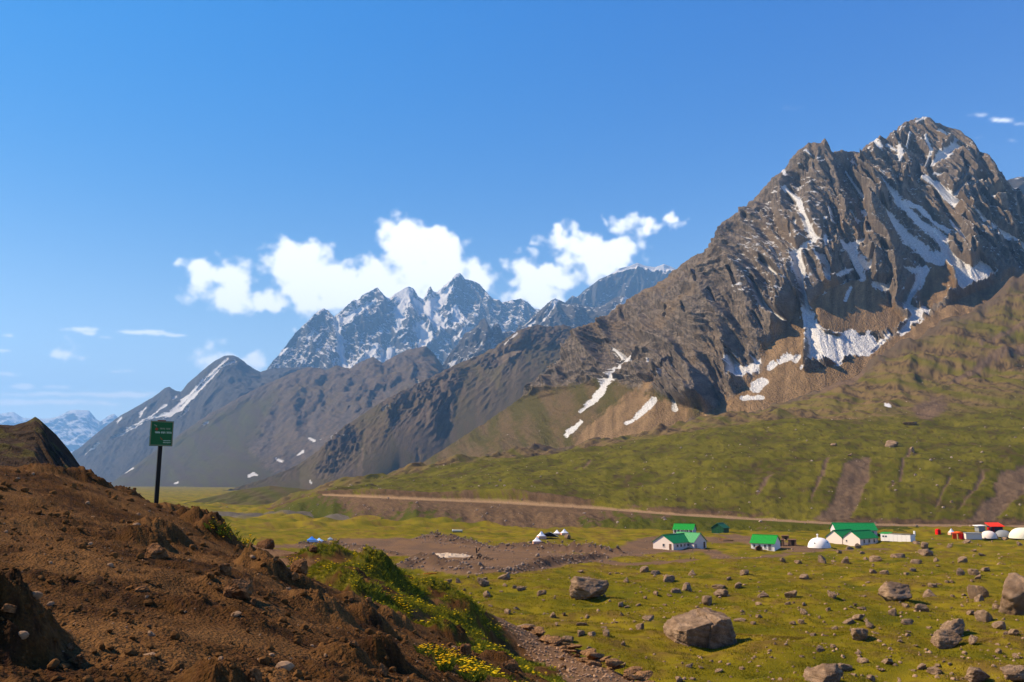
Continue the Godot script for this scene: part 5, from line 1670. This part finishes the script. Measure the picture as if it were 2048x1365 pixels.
func build_hill_rocks() -> void:
	for a in [["large brown rock standing out of the terrace slope above the road", 1784, 893, 28, 13], ["small brown rock on the terrace slope beside the large one", 1824, 902, 12, 9], ["flat brown outcrop on the terrace above the large rock", 1822, 851, 26, 7], ["small rock at the head of the broad landslip", 1701, 914, 8, 6], ["small rock on the grassy edge of the terrace", 1669, 891, 10, 5], ["pale rock on the grass above the bend of the landslips", 1904, 1008, 7, 5]]:
		var p := hill_hit(a[1], a[2])
		var m := -p.z / FOCAL
		rock("rock", a[0], p, a[3] * m, a[4] * m)
	var bits: Array = []
	var tints := PackedColorArray()
	var r := RandomNumberGenerator.new()
	r.seed = 19
	for k in 900:
		var i := r.randi_range(2, hill_sheet.nu - 3)
		var j := r.randi_range(hill_sheet.first + 30, hill_sheet.nv - 2)
		var p := hill_sheet.pos[j * hill_sheet.nu + i]
		var s := 0.25 * pow(3.6, pow(r.randf(), 2.0))
		bits.append(tumbled(p + Vector3(0, s * 0.2, 0), s))
		var v := r.randf_range(0.6, 1.5)
		tints.append(Color(0.25 * v, 0.19 * v, 0.15 * v))
	scatter("rubble", flat_mesh(stone_shape(1, 955, 6, 0.2)), M.tinted, bits, tints, "scattered pale stones on the green terrace slope", "rubble")

# ---------------------------------------------------------------- buildings
# a gabled block whose ridge runs along its own z
func gable_block(t: Node3D, at: Vector3, turn: float, length: float, width: float, wall: float, rise: float, walls: Material, roof: Material, seams := 0, tail := "") -> void:
	var spin := Basis(Vector3.UP, turn)
	part(t, "wall", prism_mesh([Vector2(-width / 2, -0.5), Vector2(width / 2, -0.5), Vector2(width / 2, wall), Vector2(0, wall + rise), Vector2(-width / 2, wall)], length), walls, at, Vector3(0, turn, 0))
	var over := 0.35
	var a := atan2(rise, width / 2)
	var run := (width / 2 + over) / cos(a)
	for s in [-1.0, 1.0]:
		var mid := Vector3(s * (width / 2 + over) / 2.0, wall + rise - tan(a) * (width / 2 + over) / 2.0 + 0.06, 0)
		var b := spin * Basis(Vector3(0, 0, 1), -s * a)
		var panel := part(t, "roof_panel", box_mesh(Vector3(run, 0.07, length + 0.6), 0.01), roof, at + spin * mid)
		panel.basis = b
		for k in seams:
			part(panel, "seam", box_mesh(Vector3(run, 0.07, 0.07)), roof, Vector3(0, 0.06, lerpf(-length / 2, length / 2, (k + 0.5) / seams)))
	part(t, "ridge_cap", box_mesh(Vector3(0.34, 0.1, length + 0.62), 0.02), roof, at + Vector3(0, wall + rise + 0.1, 0), Vector3(0, turn, 0))

# a window or door set on a wall of a block: side is 0 long wall at +x, 1 gable at +z, 2 long wall at -x
func opening(t: Node3D, called: String, at: Vector3, turn: float, length: float, width: float, side: int, along: float, low: float, w: float, h: float, pane: Material, frame: Material) -> void:
	var spin := Basis(Vector3.UP, turn)
	var q := Vector3(width / 2, low + h / 2, along) if side == 0 else (Vector3(along, low + h / 2, length / 2) if side == 1 else Vector3(-width / 2, low + h / 2, along))
	var yaw: float = turn + [PI / 2, 0.0, -PI / 2][side]
	var out: Vector3 = spin * [Vector3.RIGHT, Vector3.BACK, Vector3.LEFT][side]
	var o := part(t, called, box_mesh(Vector3(w, h, 0.06)), pane, at + spin * q + out * 0.02, Vector3(0, yaw, 0))
	part(o, "frame", box_mesh(Vector3(w + 0.16, 0.09, 0.1)), frame, Vector3(0, h / 2 + 0.045, 0.0))
	for s in [-1.0, 1.0]:
		part(o, "frame", box_mesh(Vector3(0.08, h, 0.1)), frame, Vector3(s * (w / 2 + 0.04), 0, 0))
	if called == "window":
		part(o, "sill", box_mesh(Vector3(w + 0.2, 0.08, 0.16)), frame, Vector3(0, -h / 2 - 0.04, 0.02))

func dome(t: Node3D, called: String, rx: float, ry: float, rz: float, mat: Material, from := 0.0, to := TAU, at := Vector3.ZERO, ribs := 0.0) -> MeshInstance3D:
	var st := SurfaceTool.new()
	st.begin(Mesh.PRIMITIVE_TRIANGLES)
	st.set_smooth_group(0)
	var nu := 36
	var nv := 10
	for j in nv:
		for i in nu:
			var q: Array[Vector3] = []
			for o in [[0, 0], [1, 0], [1, 1], [0, 1]]:
				var a: float = lerpf(from, to, float(i + o[0]) / nu)
				var e: float = (float(j + o[1]) / nv) * PI / 2
				var k := 1.0 - ribs * pow(absf(sin(a * 4.0)), 0.5) * sin(e * 2.0) * 0.5
				q.append(Vector3(cos(a) * pow(cos(e), 0.8) * rx * k, sin(e) * ry, sin(a) * pow(cos(e), 0.8) * rz * k))
			for v in [q[0], q[1], q[2], q[0], q[2], q[3]]:
				st.add_vertex(v)
	st.index()
	st.generate_normals()
	return part(t, called, st.commit(), mat, at)

func spot(px: float, py: float) -> Array:
	var p := floor_hit(px, py)
	return [p, -p.z / FOCAL]

func build_huts() -> void:
	var dark := plain(Color(0.27, 0.30, 0.33), 0.1, 0.6)
	var lilac := plain(Color(0.78, 0.74, 0.76), 0.85)
	# the L-shaped house
	var s := spot(1350, 1097)
	var t := thing("house", "cream house with an L-shaped green roof beside the bare track", "house", s[0])
	var turn := deg_to_rad(-47.0)
	gable_block(t, Vector3(0, 0, 0), turn, 11.0, 7.0, 1.9, 2.0, M.cream, M.roof_green, 0)
	opening(t, "window", Vector3.ZERO, turn, 11.0, 7.0, 1, 0.2, 0.75, 0.7, 0.75, dark, M.cream)
	opening(t, "door", Vector3.ZERO, turn, 11.0, 7.0, 1, 2.5, 0.0, 0.8, 1.6, M.door, M.cream)
	for k in 4:
		opening(t, "window", Vector3.ZERO, turn, 11.0, 7.0, 0, 3.6 - k * 1.7, 0.7, 0.9, 0.7, dark, M.cream)
	var wing := Vector3(4.6, 0, -2.4)
	gable_block(t, wing, deg_to_rad(43.0), 7.6, 6.2, 1.9, 2.3, M.cream, M.roof_pale, 0)
	opening(t, "door", wing, deg_to_rad(43.0), 7.6, 6.2, 1, 2.0, 0.0, 0.9, 1.7, M.door, M.cream)
	opening(t, "door", wing, deg_to_rad(43.0), 7.6, 6.2, 1, -2.2, 0.0, 0.8, 1.3, plain(Color(0.6, 0.55, 0.55)), M.cream)
	# the one with a posted porch behind it
	s = spot(1370, 1069)
	t = thing("house", "small white house with bright green roof and a row of porch posts", "house", s[0])
	turn = deg_to_rad(66.0)
	gable_block(t, Vector3.ZERO, turn, 6.6, 5.0, 1.7, 1.7, lilac, M.roof_bright)
	for k in 6:
		opening(t, "window", Vector3.ZERO, turn, 6.6, 5.0, 2, -2.7 + k * 1.08, 0.5, 0.62, 0.95, dark, M.white)
		part(t, "post", box_mesh(Vector3(0.12, 1.75, 0.12)), M.white, Basis(Vector3.UP, turn) * Vector3(-2.95, 0.8, -3.2 + k * 1.28), Vector3(0, turn, 0))
	# the dark green cabin
	s = spot(1441, 1067)
	t = thing("house", "dark green cabin with green walls and roof below the road", "house", s[0])
	turn = deg_to_rad(-38.0)
	gable_block(t, Vector3.ZERO, turn, 4.6, 4.4, 2.0, 1.4, M.wall_green, M.roof_dull)
	part(t, "plinth", box_mesh(Vector3(4.6, 0.5, 4.8), 0.03), M.concrete, Vector3(0, -0.2, 0), Vector3(0, turn, 0))
	opening(t, "door", Vector3.ZERO, turn, 4.6, 4.4, 1, 0.3, 0.0, 0.8, 1.7, M.wall_green, M.roof_dull)
	# the single house
	s = spot(1532, 1099)
	t = thing("house", "small white house with bright green roof beside a stone arch shelter", "house", s[0])
	turn = deg_to_rad(56.0)
	gable_block(t, Vector3.ZERO, turn, 6.6, 5.6, 1.9, 2.0, M.white, M.roof_bright)
	opening(t, "door", Vector3.ZERO, turn, 6.6, 5.6, 2, 2.0, 0.0, 0.8, 1.6, plain(Color(0.45, 0.42, 0.42)), M.white)
	for k in 3:
		opening(t, "window", Vector3.ZERO, turn, 6.6, 5.6, 2, -2.3 + k * 1.5, 0.6, 0.6, 0.8, dark, M.white)
	# the twin-gabled house and the long roof behind it
	s = spot(1722, 1090)
	t = thing("house", "pale house with two lit gables under ribbed green roofs", "house", s[0])
	turn = deg_to_rad(-57.0)
	gable_block(t, Vector3.ZERO, turn, 8.6, 5.6, 2.1, 1.9, M.cream, M.roof_green, 11)
	for k in 3:
		opening(t, "window", Vector3.ZERO, turn, 8.6, 5.6, 0, 2.4 - k * 2.4, 0.7, 0.8, 1.0, dark, M.cream)
	opening(t, "window", Vector3.ZERO, turn, 8.6, 5.6, 1, -1.6, 0.95, 0.4, 0.5, dark, M.cream)
	var second := Basis(Vector3.UP, turn) * Vector3(-5.7, 0, 0.4)
	gable_block(t, second, turn, 8.0, 5.4, 2.0, 1.9, M.cream, M.roof_green, 10)
	s = spot(1708, 1073)
	t = thing("house", "long green-roofed house behind the twin gables, at the road", "house", s[0])
	turn = deg_to_rad(82.0)
	gable_block(t, Vector3.ZERO, turn, 12.0, 7.4, 2.1, 1.9, lilac, M.roof_green, 0)
	for k in 5:
		opening(t, "window", Vector3.ZERO, turn, 12.0, 7.4, 2, -4.6 + k * 2.3, 0.7, 0.9, 1.0, dark, M.cream)
	# white dome with windows
	s = spot(1639, 1095)
	t = thing("dome_tent", "white igloo-shaped dome with two dark windows and a roof vent", "tent", s[0])
	dome(t, "shell", 3.1, 2.7, 3.1, M.white, 0.0, TAU, Vector3(0, -0.1, 0), 0.03)
	for k in 2:
		part(t, "window", box_mesh(Vector3(0.6, 0.65, 0.5), 0.05), dark, Vector3(0.5 + k * 1.0, 1.15, 2.32 - k * 0.35), Vector3(-0.3, 0.2 + k * 0.35, 0))
	part(t, "porthole", tube_mesh(0.2, 0.2, 0.2), dark, Vector3(-1.9, 1.2, 1.95), Vector3(1.2, -0.8, 0))
	part(t, "vent", tube_mesh(0.22, 0.16, 1.1), M.white, Vector3(-0.2, 2.9, -0.4))
	part(t, "vent_cap", tube_mesh(0.36, 0.1, 0.28), M.white, Vector3(-0.2, 3.5, -0.4))
	# the white panelled building
	s = spot(1792, 1084)
	t = thing("shed", "white panelled shed with a dark flat roof and a green sheet", "shed", s[0])
	t.rotation.y = deg_to_rad(-46.0)
	for k in 7:
		part(t, "panel", box_mesh(Vector3(1.16, 2.0 - k % 2 * 0.08, 0.08), 0.015), M.white, Vector3(-3.6 + k * 1.2, 1.0, 0.0))
	part(t, "panel", box_mesh(Vector3(0.08, 2.0, 3.2), 0.01), M.white, Vector3(4.2, 1.0, -1.65))
	part(t, "roof", box_mesh(Vector3(6.2, 0.14, 3.2), 0.02), M.roof_grey, Vector3(1.2, 2.15, -1.7), Vector3(-0.06, 0, 0))
	part(t, "sheet", box_mesh(Vector3(3.2, 0.06, 2.6), 0.01), M.roof_bright, Vector3(-3.2, 2.25, -1.4), Vector3(0.14, 0, 0.05))
	for k in 2:
		part(t, "window", box_mesh(Vector3(0.5, 0.45, 0.05)), dark, Vector3(-3.4 + k * 0.75, 1.35, 0.06))
	part(t, "chimney", box_mesh(Vector3(0.45, 1.4, 0.45), 0.03), M.white, Vector3(4.0, 2.3, -3.6))
	part(t, "wall", box_mesh(Vector3(8.3, 1.9, 0.1), 0.01), M.concrete, Vector3(0.0, 0.95, -3.35))
	# small dry stone huts and a shelter
	for a in [["square stone hut with a dark doorway behind the single white house", 1561, 1092, 13, 12], ["low stone hut with a dark doorway beside the bare track", 1585, 1092, 15, 12], ["roofless stone hut between the white houses", 1571, 1080, 13, 8], ["low dark stone hut behind the single white house", 1546, 1077, 14, 6]]:
		s = spot(a[1], a[2])
		var m: float = s[1]
		t = thing("stone_hut", a[0], "hut", s[0], rng.randf_range(-0.6, -0.3))
		var w: float = a[3] * m
		var h: float = a[4] * m
		for side in [-1.0, 1.0]:
			part(t, "wall", box_mesh(Vector3(0.4, h, w * 0.9), 0.08), M.adobe, Vector3(side * (w / 2.0 - 0.2), h / 2.0 - 0.15, 0))
		part(t, "wall", box_mesh(Vector3(w - 0.82, h, 0.4), 0.08), M.adobe, Vector3(0, h / 2.0 - 0.15, -w * 0.45 + 0.2))
		part(t, "wall", box_mesh(Vector3(w * 0.22, h, 0.36), 0.08), M.adobe, Vector3(-w * 0.5 + 0.42 + w * 0.11, h / 2.0 - 0.15, w * 0.45 - 0.2))
		part(t, "roof", box_mesh(Vector3(w * 1.08, 0.2, w * 0.98), 0.05), M.adobe, Vector3(0, h - 0.06, 0), Vector3(0.03, 0, 0.02))
	s = spot(1518, 1101)
	t = thing("stone_shelter", "arched dark stone shelter in front of the single white house", "shelter", s[0], -0.2)
	dome(t, "vault", 1.0, 1.15, 1.3, M.adobe, PI * 0.78, PI * 2.2)
	for side in [-1.0, 1.0]:
		part(t, "jamb", box_mesh(Vector3(0.25, 0.9, 0.3), 0.06), M.adobe, Vector3(side * 0.78, 0.4, 0.62))

func gable_tent(px: float, py: float, w: float, h: float, label: String, top: Material, skirt: Material, turn: float, deep := 0.8) -> void:
	var s := spot(px, py)
	var m: float = s[1]
	var t := thing("tent", label, "tent", s[0], turn)
	var a := w * m / 2.0
	var e := h * m
	var low := e * 0.32
	part(t, "skirt", prism_mesh([Vector2(-a * 0.94, -0.2), Vector2(a * 0.94, -0.2), Vector2(a * 0.94, low), Vector2(-a * 0.94, low)], a * 2.0 * deep * 0.94), skirt)
	# a hipped top that sags between its poles
	var st := PackedVector3Array()
	var n := 24
	for k in n:
		var ring: Array = []
		for q in [k, k + 1]:
			var ang: float = q * TAU / n
			var sq := 1.0 / pow(pow(absf(cos(ang)), 4.0) + pow(absf(sin(ang)), 4.0), 0.25)
			ring.append([Vector3(cos(ang) * a * sq, low, sin(ang) * a * sq * deep), Vector3(cos(ang) * a * sq * 0.5, low + (e - low) * 0.40, sin(ang) * a * sq * 0.5 * deep), Vector3(cos(ang) * a * 0.12, e, 0.0)])
		for j in 2:
			st.append_array(PackedVector3Array([ring[0][j], ring[0][j + 1], ring[1][j], ring[1][j], ring[0][j + 1], ring[1][j + 1]]))
	part(t, "canopy", flat_mesh(st), top)
	part(t, "pole", tube_mesh(0.05, 0.04, e + 0.1, 8), M.post, Vector3(0, e / 2.0, 0))

func build_camp() -> void:
	var canvas := plain(Color(0.90, 0.91, 0.93), 0.85)
	var skirt := plain(Color(0.86, 0.66, 0.56), 0.9)
	var blue := plain(Color(0.22, 0.52, 0.86), 0.8)
	var pale_blue := plain(Color(0.62, 0.78, 0.95), 0.8)
	var black := plain(Color(0.07, 0.07, 0.09), 0.9)
	gable_tent(1074, 1087, 17, 12, "white peaked tent with a pinkish skirt next to a brown rock", canvas, skirt, 0.1)
	gable_tent(1083, 1077, 17, 13, "white peaked tent joined to the black awning", canvas, skirt, 0.3)
	gable_tent(1114, 1070, 14, 9, "small white tent behind the black awning", canvas, skirt, -0.2)
	gable_tent(1129, 1070, 15, 11, "white peaked tent standing uphill of the other tents", canvas, skirt, 0.2)
	gable_tent(623, 1083, 18, 9, "bright blue tent at the far end of the gravel pad", blue, pale_blue, 0.2)
	gable_tent(638, 1084, 15, 7, "pale blue and white tent beside the bright blue one", pale_blue, canvas, -0.1)
	gable_tent(660, 1080, 10, 5, "small grey tent near the blue tents", plain(Color(0.6, 0.65, 0.66)), canvas, 0.2)
	var s := spot(1101, 1078)
	var t := thing("awning", "low black awning with a pale edge between the white tents", "awning", s[0], 0.15)
	part(t, "sheet", prism_mesh([Vector2(-2.3, 0.7), Vector2(2.3, 0.55), Vector2(2.3, 0.62), Vector2(-0.3, 2.0), Vector2(-2.3, 1.35)], 2.6), black)
	part(t, "edge", box_mesh(Vector3(3.0, 0.12, 0.12)), canvas, Vector3(1.1, 1.38, 1.34), Vector3(0, 0, -0.49))
	for x in [-2.1, -0.2, 2.1]:
		part(t, "pole", tube_mesh(0.04, 0.04, 1.1, 8), M.post, Vector3(x, 0.35, 1.2))
	s = spot(915, 1065)
	t = thing("tank", "white water tank lying on the grass beyond the pad", "tank", s[0], -0.2)
	part(t, "barrel", tube_mesh(0.45, 0.45, 3.4, 16), plain(Color(0.6, 0.62, 0.58)), Vector3(0, 0.42, 0), Vector3(0, 0, PI / 2))
	part(t, "cap", tube_mesh(0.47, 0.47, 0.3, 16), M.white, Vector3(-1.7, 0.42, 0), Vector3(0, 0, PI / 2))
	for x in [-1.0, 1.0]:
		part(t, "cradle", box_mesh(Vector3(0.2, 0.3, 0.9), 0.02), M.timber, Vector3(x, 0.05, 0))
	s = spot(860, 1149)
	var o := solo("plank", box_mesh(Vector3(2.2, 0.12, 0.3), 0.02), M.timber_orange, s[0] + Vector3(0, 0.1, 0))
	o.rotation = Vector3(0, 0.25, 0.02)
	tag(o, "orange plank lying on the grass in front of the spoil heap", "plank")
	# sawn timber by the houses
	s = spot(1456, 1083)
	for k in 7:
		o = solo("timber_beam", box_mesh(Vector3(rng.randf_range(2.6, 3.8), 0.24, 0.26), 0.02), M.timber, s[0] + Vector3(-1.0 + (k % 3) * 0.5, 0.14 + (k / 3) * 0.26, -0.8 + (k % 3) * 0.42))
		o.rotation.y = rng.randf_range(-0.12, 0.2)
		tag(o, "pale sawn timber beam stacked on bare ground below the dark green cabin", "timber", "stacked timber beams")
	# the heap of stones on the pad and the lime beside it
	s = spot(957, 1120)
	t = thing("stone_pile", "pile of grey rubble with an upright stump on the gravel pad", "stone pile", s[0])
	for k in 46:
		var a := rng.randf() * TAU
		var q := pow(rng.randf(), 0.8) * 3.4
		var h := maxf(0.0, 1.35 - q * 0.5) * rng.randf_range(0.6, 1.0)
		var g := s[0] as Vector3 + Vector3(cos(a) * q * 1.25, 0, sin(a) * q)
		var b := part(t, "stone", stones[rng.randi() % stones.size()], M.stone, Vector3(cos(a) * q * 1.25, ground(g.x, g.z) - s[0].y + h + 0.05, sin(a) * q), Vector3(rng.randf(), rng.randf() * TAU, rng.randf()))
		b.scale = Vector3.ONE * rng.randf_range(0.2, 0.42)
	part(t, "stump", tube_mesh(0.2, 0.12, 1.6, 7), M.post, Vector3(-0.4, 1.7, 0), Vector3(0, 0, 0.15))
	part(t, "stump", tube_mesh(0.14, 0.08, 0.8, 7), M.post, Vector3(0.1, 2.2, 0), Vector3(0, 0, -0.5))
	s = spot(895, 1114)
	var heap := PackedVector3Array()
	var hc := noise(140, 3)
	var nr := 30
	for j in nr:
		for i in nr:
			var q: Array[Vector3] = []
			for c in [[0, 0], [1, 0], [1, 1], [0, 1]]:
				var x: float = (float(i + c[0]) / nr - 0.5) * 15.0
				var z: float = (float(j + c[1]) / nr - 0.5) * 12.0
				var r := sqrt(x * x / 56.0 + z * z / 36.0) + hc.get_noise_2d(x / 3.0, z / 3.0) * 0.25
				var g: float = ground(s[0].x + x, s[0].z + z) - s[0].y
				q.append(Vector3(x, g - 0.12 + (1.0 - smooth(0.3, 1.0, r)) * (0.65 + 0.6 * hc.get_noise_2d(x / 1.4, z / 1.4)), z))
			for v in [q[0], q[1], q[2], q[0], q[2], q[3]]:
				heap.append(v)
	o = solo("lime_heap", flat_mesh(heap), plain(Color(0.70, 0.63, 0.55), 1.0, 0.1), s[0])
	tag(o, "spread of whitish lime on the gravel pad beside the rubble pile", "heap")
	# the cluster by the road at the far side of the meadow
	s = spot(1877, 1070)
	t = thing("toilet_tent", "small upright red toilet tent alone on the grass", "tent", s[0], 0.2)
	part(t, "body", prism_mesh([Vector2(-0.62, 0), Vector2(0.62, 0), Vector2(0.55, 1.5), Vector2(0, 1.75), Vector2(-0.55, 1.5)], 1.1), M.red)
	part(t, "door", box_mesh(Vector3(0.5, 1.2, 0.05)), M.red_dark, Vector3(0.05, 0.62, 0.56))
	gable_tent(1904, 1069, 11, 11, "small pinkish white tent beside the orange stall", canvas, skirt, 0.2)
	s = spot(1920, 1079)
	t = thing("stall", "orange-roofed stall with red and yellow cloth sides", "stall", s[0], 0.12)
	part(t, "roof", prism_mesh([Vector2(-1.6, 1.75), Vector2(1.6, 1.55), Vector2(1.6, 1.65), Vector2(0, 2.15), Vector2(-1.6, 1.85)], 2.4), M.orange)
	part(t, "side", box_mesh(Vector3(1.5, 1.6, 0.08)), M.red, Vector3(0.1, 0.8, 1.0))
	part(t, "side", box_mesh(Vector3(0.45, 1.6, 0.1)), M.yellow, Vector3(1.2, 0.8, 1.04))
	part(t, "side", box_mesh(Vector3(0.3, 1.6, 0.1)), plain(Color(0.9, 0.8, 0.5)), Vector3(-1.3, 0.8, 1.04))
	part(t, "wall", box_mesh(Vector3(3.0, 1.6, 0.08)), M.orange, Vector3(0, 0.8, -1.0))
	s = spot(1946, 1079)
	t = thing("cabin", "long cream box cabin with a grey roof beside the orange stall", "cabin", s[0], -0.12)
	part(t, "wall", box_mesh(Vector3(4.4, 1.7, 2.2), 0.03), M.cream, Vector3(0, 0.8, 0))
	part(t, "roof", box_mesh(Vector3(4.6, 0.12, 2.5), 0.02), M.roof_grey, Vector3(0, 1.74, 0), Vector3(0.05, 0, 0))
	part(t, "skirting", box_mesh(Vector3(4.44, 0.18, 2.24)), M.concrete, Vector3(0, 0.0, 0))
	s = spot(1960, 1064)
	t = thing("shed", "small shed with a flat white roof behind a boulder", "shed", s[0], 0.1)
	part(t, "wall", box_mesh(Vector3(2.2, 1.7, 2.0), 0.02), M.roof_grey, Vector3(0.2, 0.85, 0))
	part(t, "roof", box_mesh(Vector3(2.8, 0.2, 2.4), 0.03), M.white, Vector3(0, 1.85, 0), Vector3(0.06, 0, 0.03))
	s = spot(1991, 1064)
	t = thing("shed", "dark shed with a bright red-orange roof beside the road", "shed", s[0], 0.05)
	part(t, "wall", box_mesh(Vector3(3.6, 1.8, 2.6), 0.02), plain(Color(0.16, 0.18, 0.24)), Vector3(0, 0.9, 0))
	part(t, "roof", box_mesh(Vector3(4.6, 0.14, 3.4), 0.02), M.orange_red, Vector3(0, 2.15, 0.1), Vector3(0.32, 0, 0))
	part(t, "door", box_mesh(Vector3(0.7, 1.3, 0.05)), M.red_dark, Vector3(-1.3, 0.7, 1.32))
	part(t, "tank", tube_mesh(0.45, 0.45, 0.8, 14), M.red, Vector3(-2.5, 1.0, 0.8))
	s = spot(1979, 1077)
	t = thing("dome_tent", "dome tent half cream and half maroon beside grey dome", "tent", s[0], 0.0)
	dome(t, "shell", 2.3, 2.1, 2.2, M.cream, PI * 0.28, PI * 1.5)
	dome(t, "door_panel", 2.3, 2.1, 2.2, M.red_dark, PI * -0.5, PI * 0.28)
	s = spot(2007, 1074)
	t = thing("dome_tent", "grey dome tent between the maroon dome and the big white dome", "tent", s[0], 0.0)
	dome(t, "shell", 2.3, 1.9, 2.2, M.roof_grey, 0.0, TAU, Vector3.ZERO, 0.04)
	part(t, "door", box_mesh(Vector3(0.6, 0.8, 0.3), 0.05), M.concrete, Vector3(1.2, 0.4, 1.8), Vector3(-0.2, 0.5, 0))
	s = spot(2048, 1077)
	t = thing("dome_tent", "big white dome tent at the end of the row of domes", "tent", s[0], 0.0)
	dome(t, "shell", 3.9, 3.0, 3.4, M.canvas_white, 0.0, TAU, Vector3.ZERO, 0.03)
	part(t, "door", box_mesh(Vector3(0.9, 1.2, 0.4), 0.05), plain(Color(0.5, 0.5, 0.48)), Vector3(2.4, 0.6, 2.5), Vector3(-0.2, 0.7, 0))

func make_materials() -> void:
	var grain := grain_texture(512, 201, 0.035, 5, [[0.0, 0.62], [0.35, 0.78], [0.65, 0.92], [1.0, 1.0]])
	var rough := relief_texture(512, 202, 0.03, 5)
	var cracked := relief_texture(512, 203, 0.02, 5, true)
	M.turf = earth_material(grain, rough, 1.7, 7.0)
	M.slope = earth_material(grain, rough, 9.0, 40.0)
	M.rock = earth_material(grain, cracked, 52.0, 480.0)
	M.earth = earth_material(grain, rough, 0.8, 3.5)
	M.stone = earth_material(grain, cracked, 1.6, 8.0)
	M.path_stone = M.stone.duplicate()
	M.path_stone.albedo_color = Color(1.0, 0.92, 0.82)
	M.bank_stone = M.stone.duplicate()
	M.bank_stone.albedo_color = Color(0.80, 0.70, 0.60)
	M.tinted = StandardMaterial3D.new()
	M.tinted.vertex_color_use_as_albedo = true
	M.tinted.roughness = 1.0
	M.tinted.metallic_specular = 0.1
	M.leaf = M.tinted.duplicate()
	M.leaf.backlight_enabled = true
	M.leaf.backlight = Color(0.6, 0.6, 0.4)
	M.post = plain(Color(0.05, 0.03, 0.028), 0.6)
	M.sign_green = plain(Color(0.0, 0.30, 0.14), 0.45)
	M.sign_rim = plain(Color(0.45, 0.45, 0.36), 0.6)
	M.sign_text = plain(Color(0.72, 0.76, 0.68), 0.7)
	M.sign_faded = plain(Color(0.52, 0.52, 0.44), 0.7)
	M.sign_red = plain(Color(0.55, 0.20, 0.12), 0.7)
	M.rust = plain(Color(0.42, 0.20, 0.08), 0.85)
	M.worn = grain_texture(256, 204, 0.03, 4, [[0.0, 0.78], [0.5, 0.92], [1.0, 1.0]])
	M.white = plain(Color(0.90, 0.88, 0.86), 0.8)
	M.canvas_white = plain(Color(0.88, 0.85, 0.76), 0.9)
	M.cream = plain(Color(0.86, 0.80, 0.76), 0.9)
	M.concrete = plain(Color(0.55, 0.52, 0.48), 0.95)
	M.adobe = plain(Color(0.50, 0.38, 0.29), 1.0, 0.1)
	M.door = plain(Color(0.40, 0.29, 0.22), 0.8)
	M.timber = plain(Color(0.72, 0.55, 0.38), 0.9)
	M.timber_orange = plain(Color(0.72, 0.42, 0.12), 0.9)
	M.roof_green = roof_material(Color(0.05, 0.50, 0.22))
	M.roof_pale = roof_material(Color(0.30, 0.62, 0.38))
	M.roof_bright = roof_material(Color(0.05, 0.58, 0.16))
	M.roof_dull = roof_material(Color(0.14, 0.42, 0.24))
	M.wall_green = roof_material(Color(0.03, 0.30, 0.16))
	M.roof_grey = plain(Color(0.50, 0.51, 0.52), 0.6)
	M.red = plain(Color(0.80, 0.04, 0.03), 0.8)
	M.red_dark = plain(Color(0.48, 0.04, 0.06), 0.8)
	M.orange = plain(Color(0.92, 0.32, 0.04), 0.8)
	M.orange_red = plain(Color(0.92, 0.20, 0.05), 0.6)
	M.yellow = plain(Color(0.88, 0.62, 0.05), 0.8)

# painted sheet metal, faded in patches
func roof_material(c: Color) -> StandardMaterial3D:
	var m := plain(c, 0.55, 0.4)
	m.albedo_texture = M.worn
	m.uv1_triplanar = true
	m.uv1_scale = Vector3.ONE * 0.2
	return m

# ---------------------------------------------------------------- all of it
func _ready() -> void:
	rng.seed = 7
	view = Basis(Vector3.RIGHT, deg_to_rad(PITCH))
	var cam := Camera3D.new()
	cam.name = "camera"
	cam.fov = rad_to_deg(2.0 * atan(682.5 / FOCAL))
	cam.near = 0.3
	cam.far = 40000.0
	cam.basis = view
	add_child(cam)
	cam.current = true
	var sun := DirectionalLight3D.new()
	sun.name = "sun"
	sun.light_energy = 1.6
	sun.light_color = Color(1.0, 0.91, 0.77)
	sun.light_angular_distance = 0.53
	sun.shadow_enabled = true
	add_child(sun)
	var az := deg_to_rad(12.0)
	var el := deg_to_rad(42.0)
	sun.look_at_from_position(Vector3(-cos(az) * cos(el), sin(el), -sin(az) * cos(el)) * 100.0, Vector3.ZERO)
	var env := Environment.new()
	env.background_mode = Environment.BG_SKY
	env.tonemap_mode = Environment.TONE_MAPPER_LINEAR
	env.tonemap_exposure = 1.95
	env.sdfgi_enabled = true
	env.ssao_enabled = true
	env.ssil_enabled = true
	env.fog_enabled = true
	env.fog_density = 0.000062
	env.fog_light_color = Color(0.54, 0.76, 1.0)
	env.sky = Sky.new()
	env.sky.sky_material = build_sky()
	var world := WorldEnvironment.new()
	world.name = "world"
	world.environment = env
	add_child(world)
	make_materials()
	lay_features()
	build_ground()
	build_hillside()
	build_main_mountain()
	build_ranges()
	lay_bank()
	build_bank()
	make_stones()
	build_knoll()
	build_bank_cover()
	build_bank_rocks()
	build_wall()
	build_sign()
	build_meadow_rocks()
	build_hill_rocks()
	build_huts()
	build_camp()
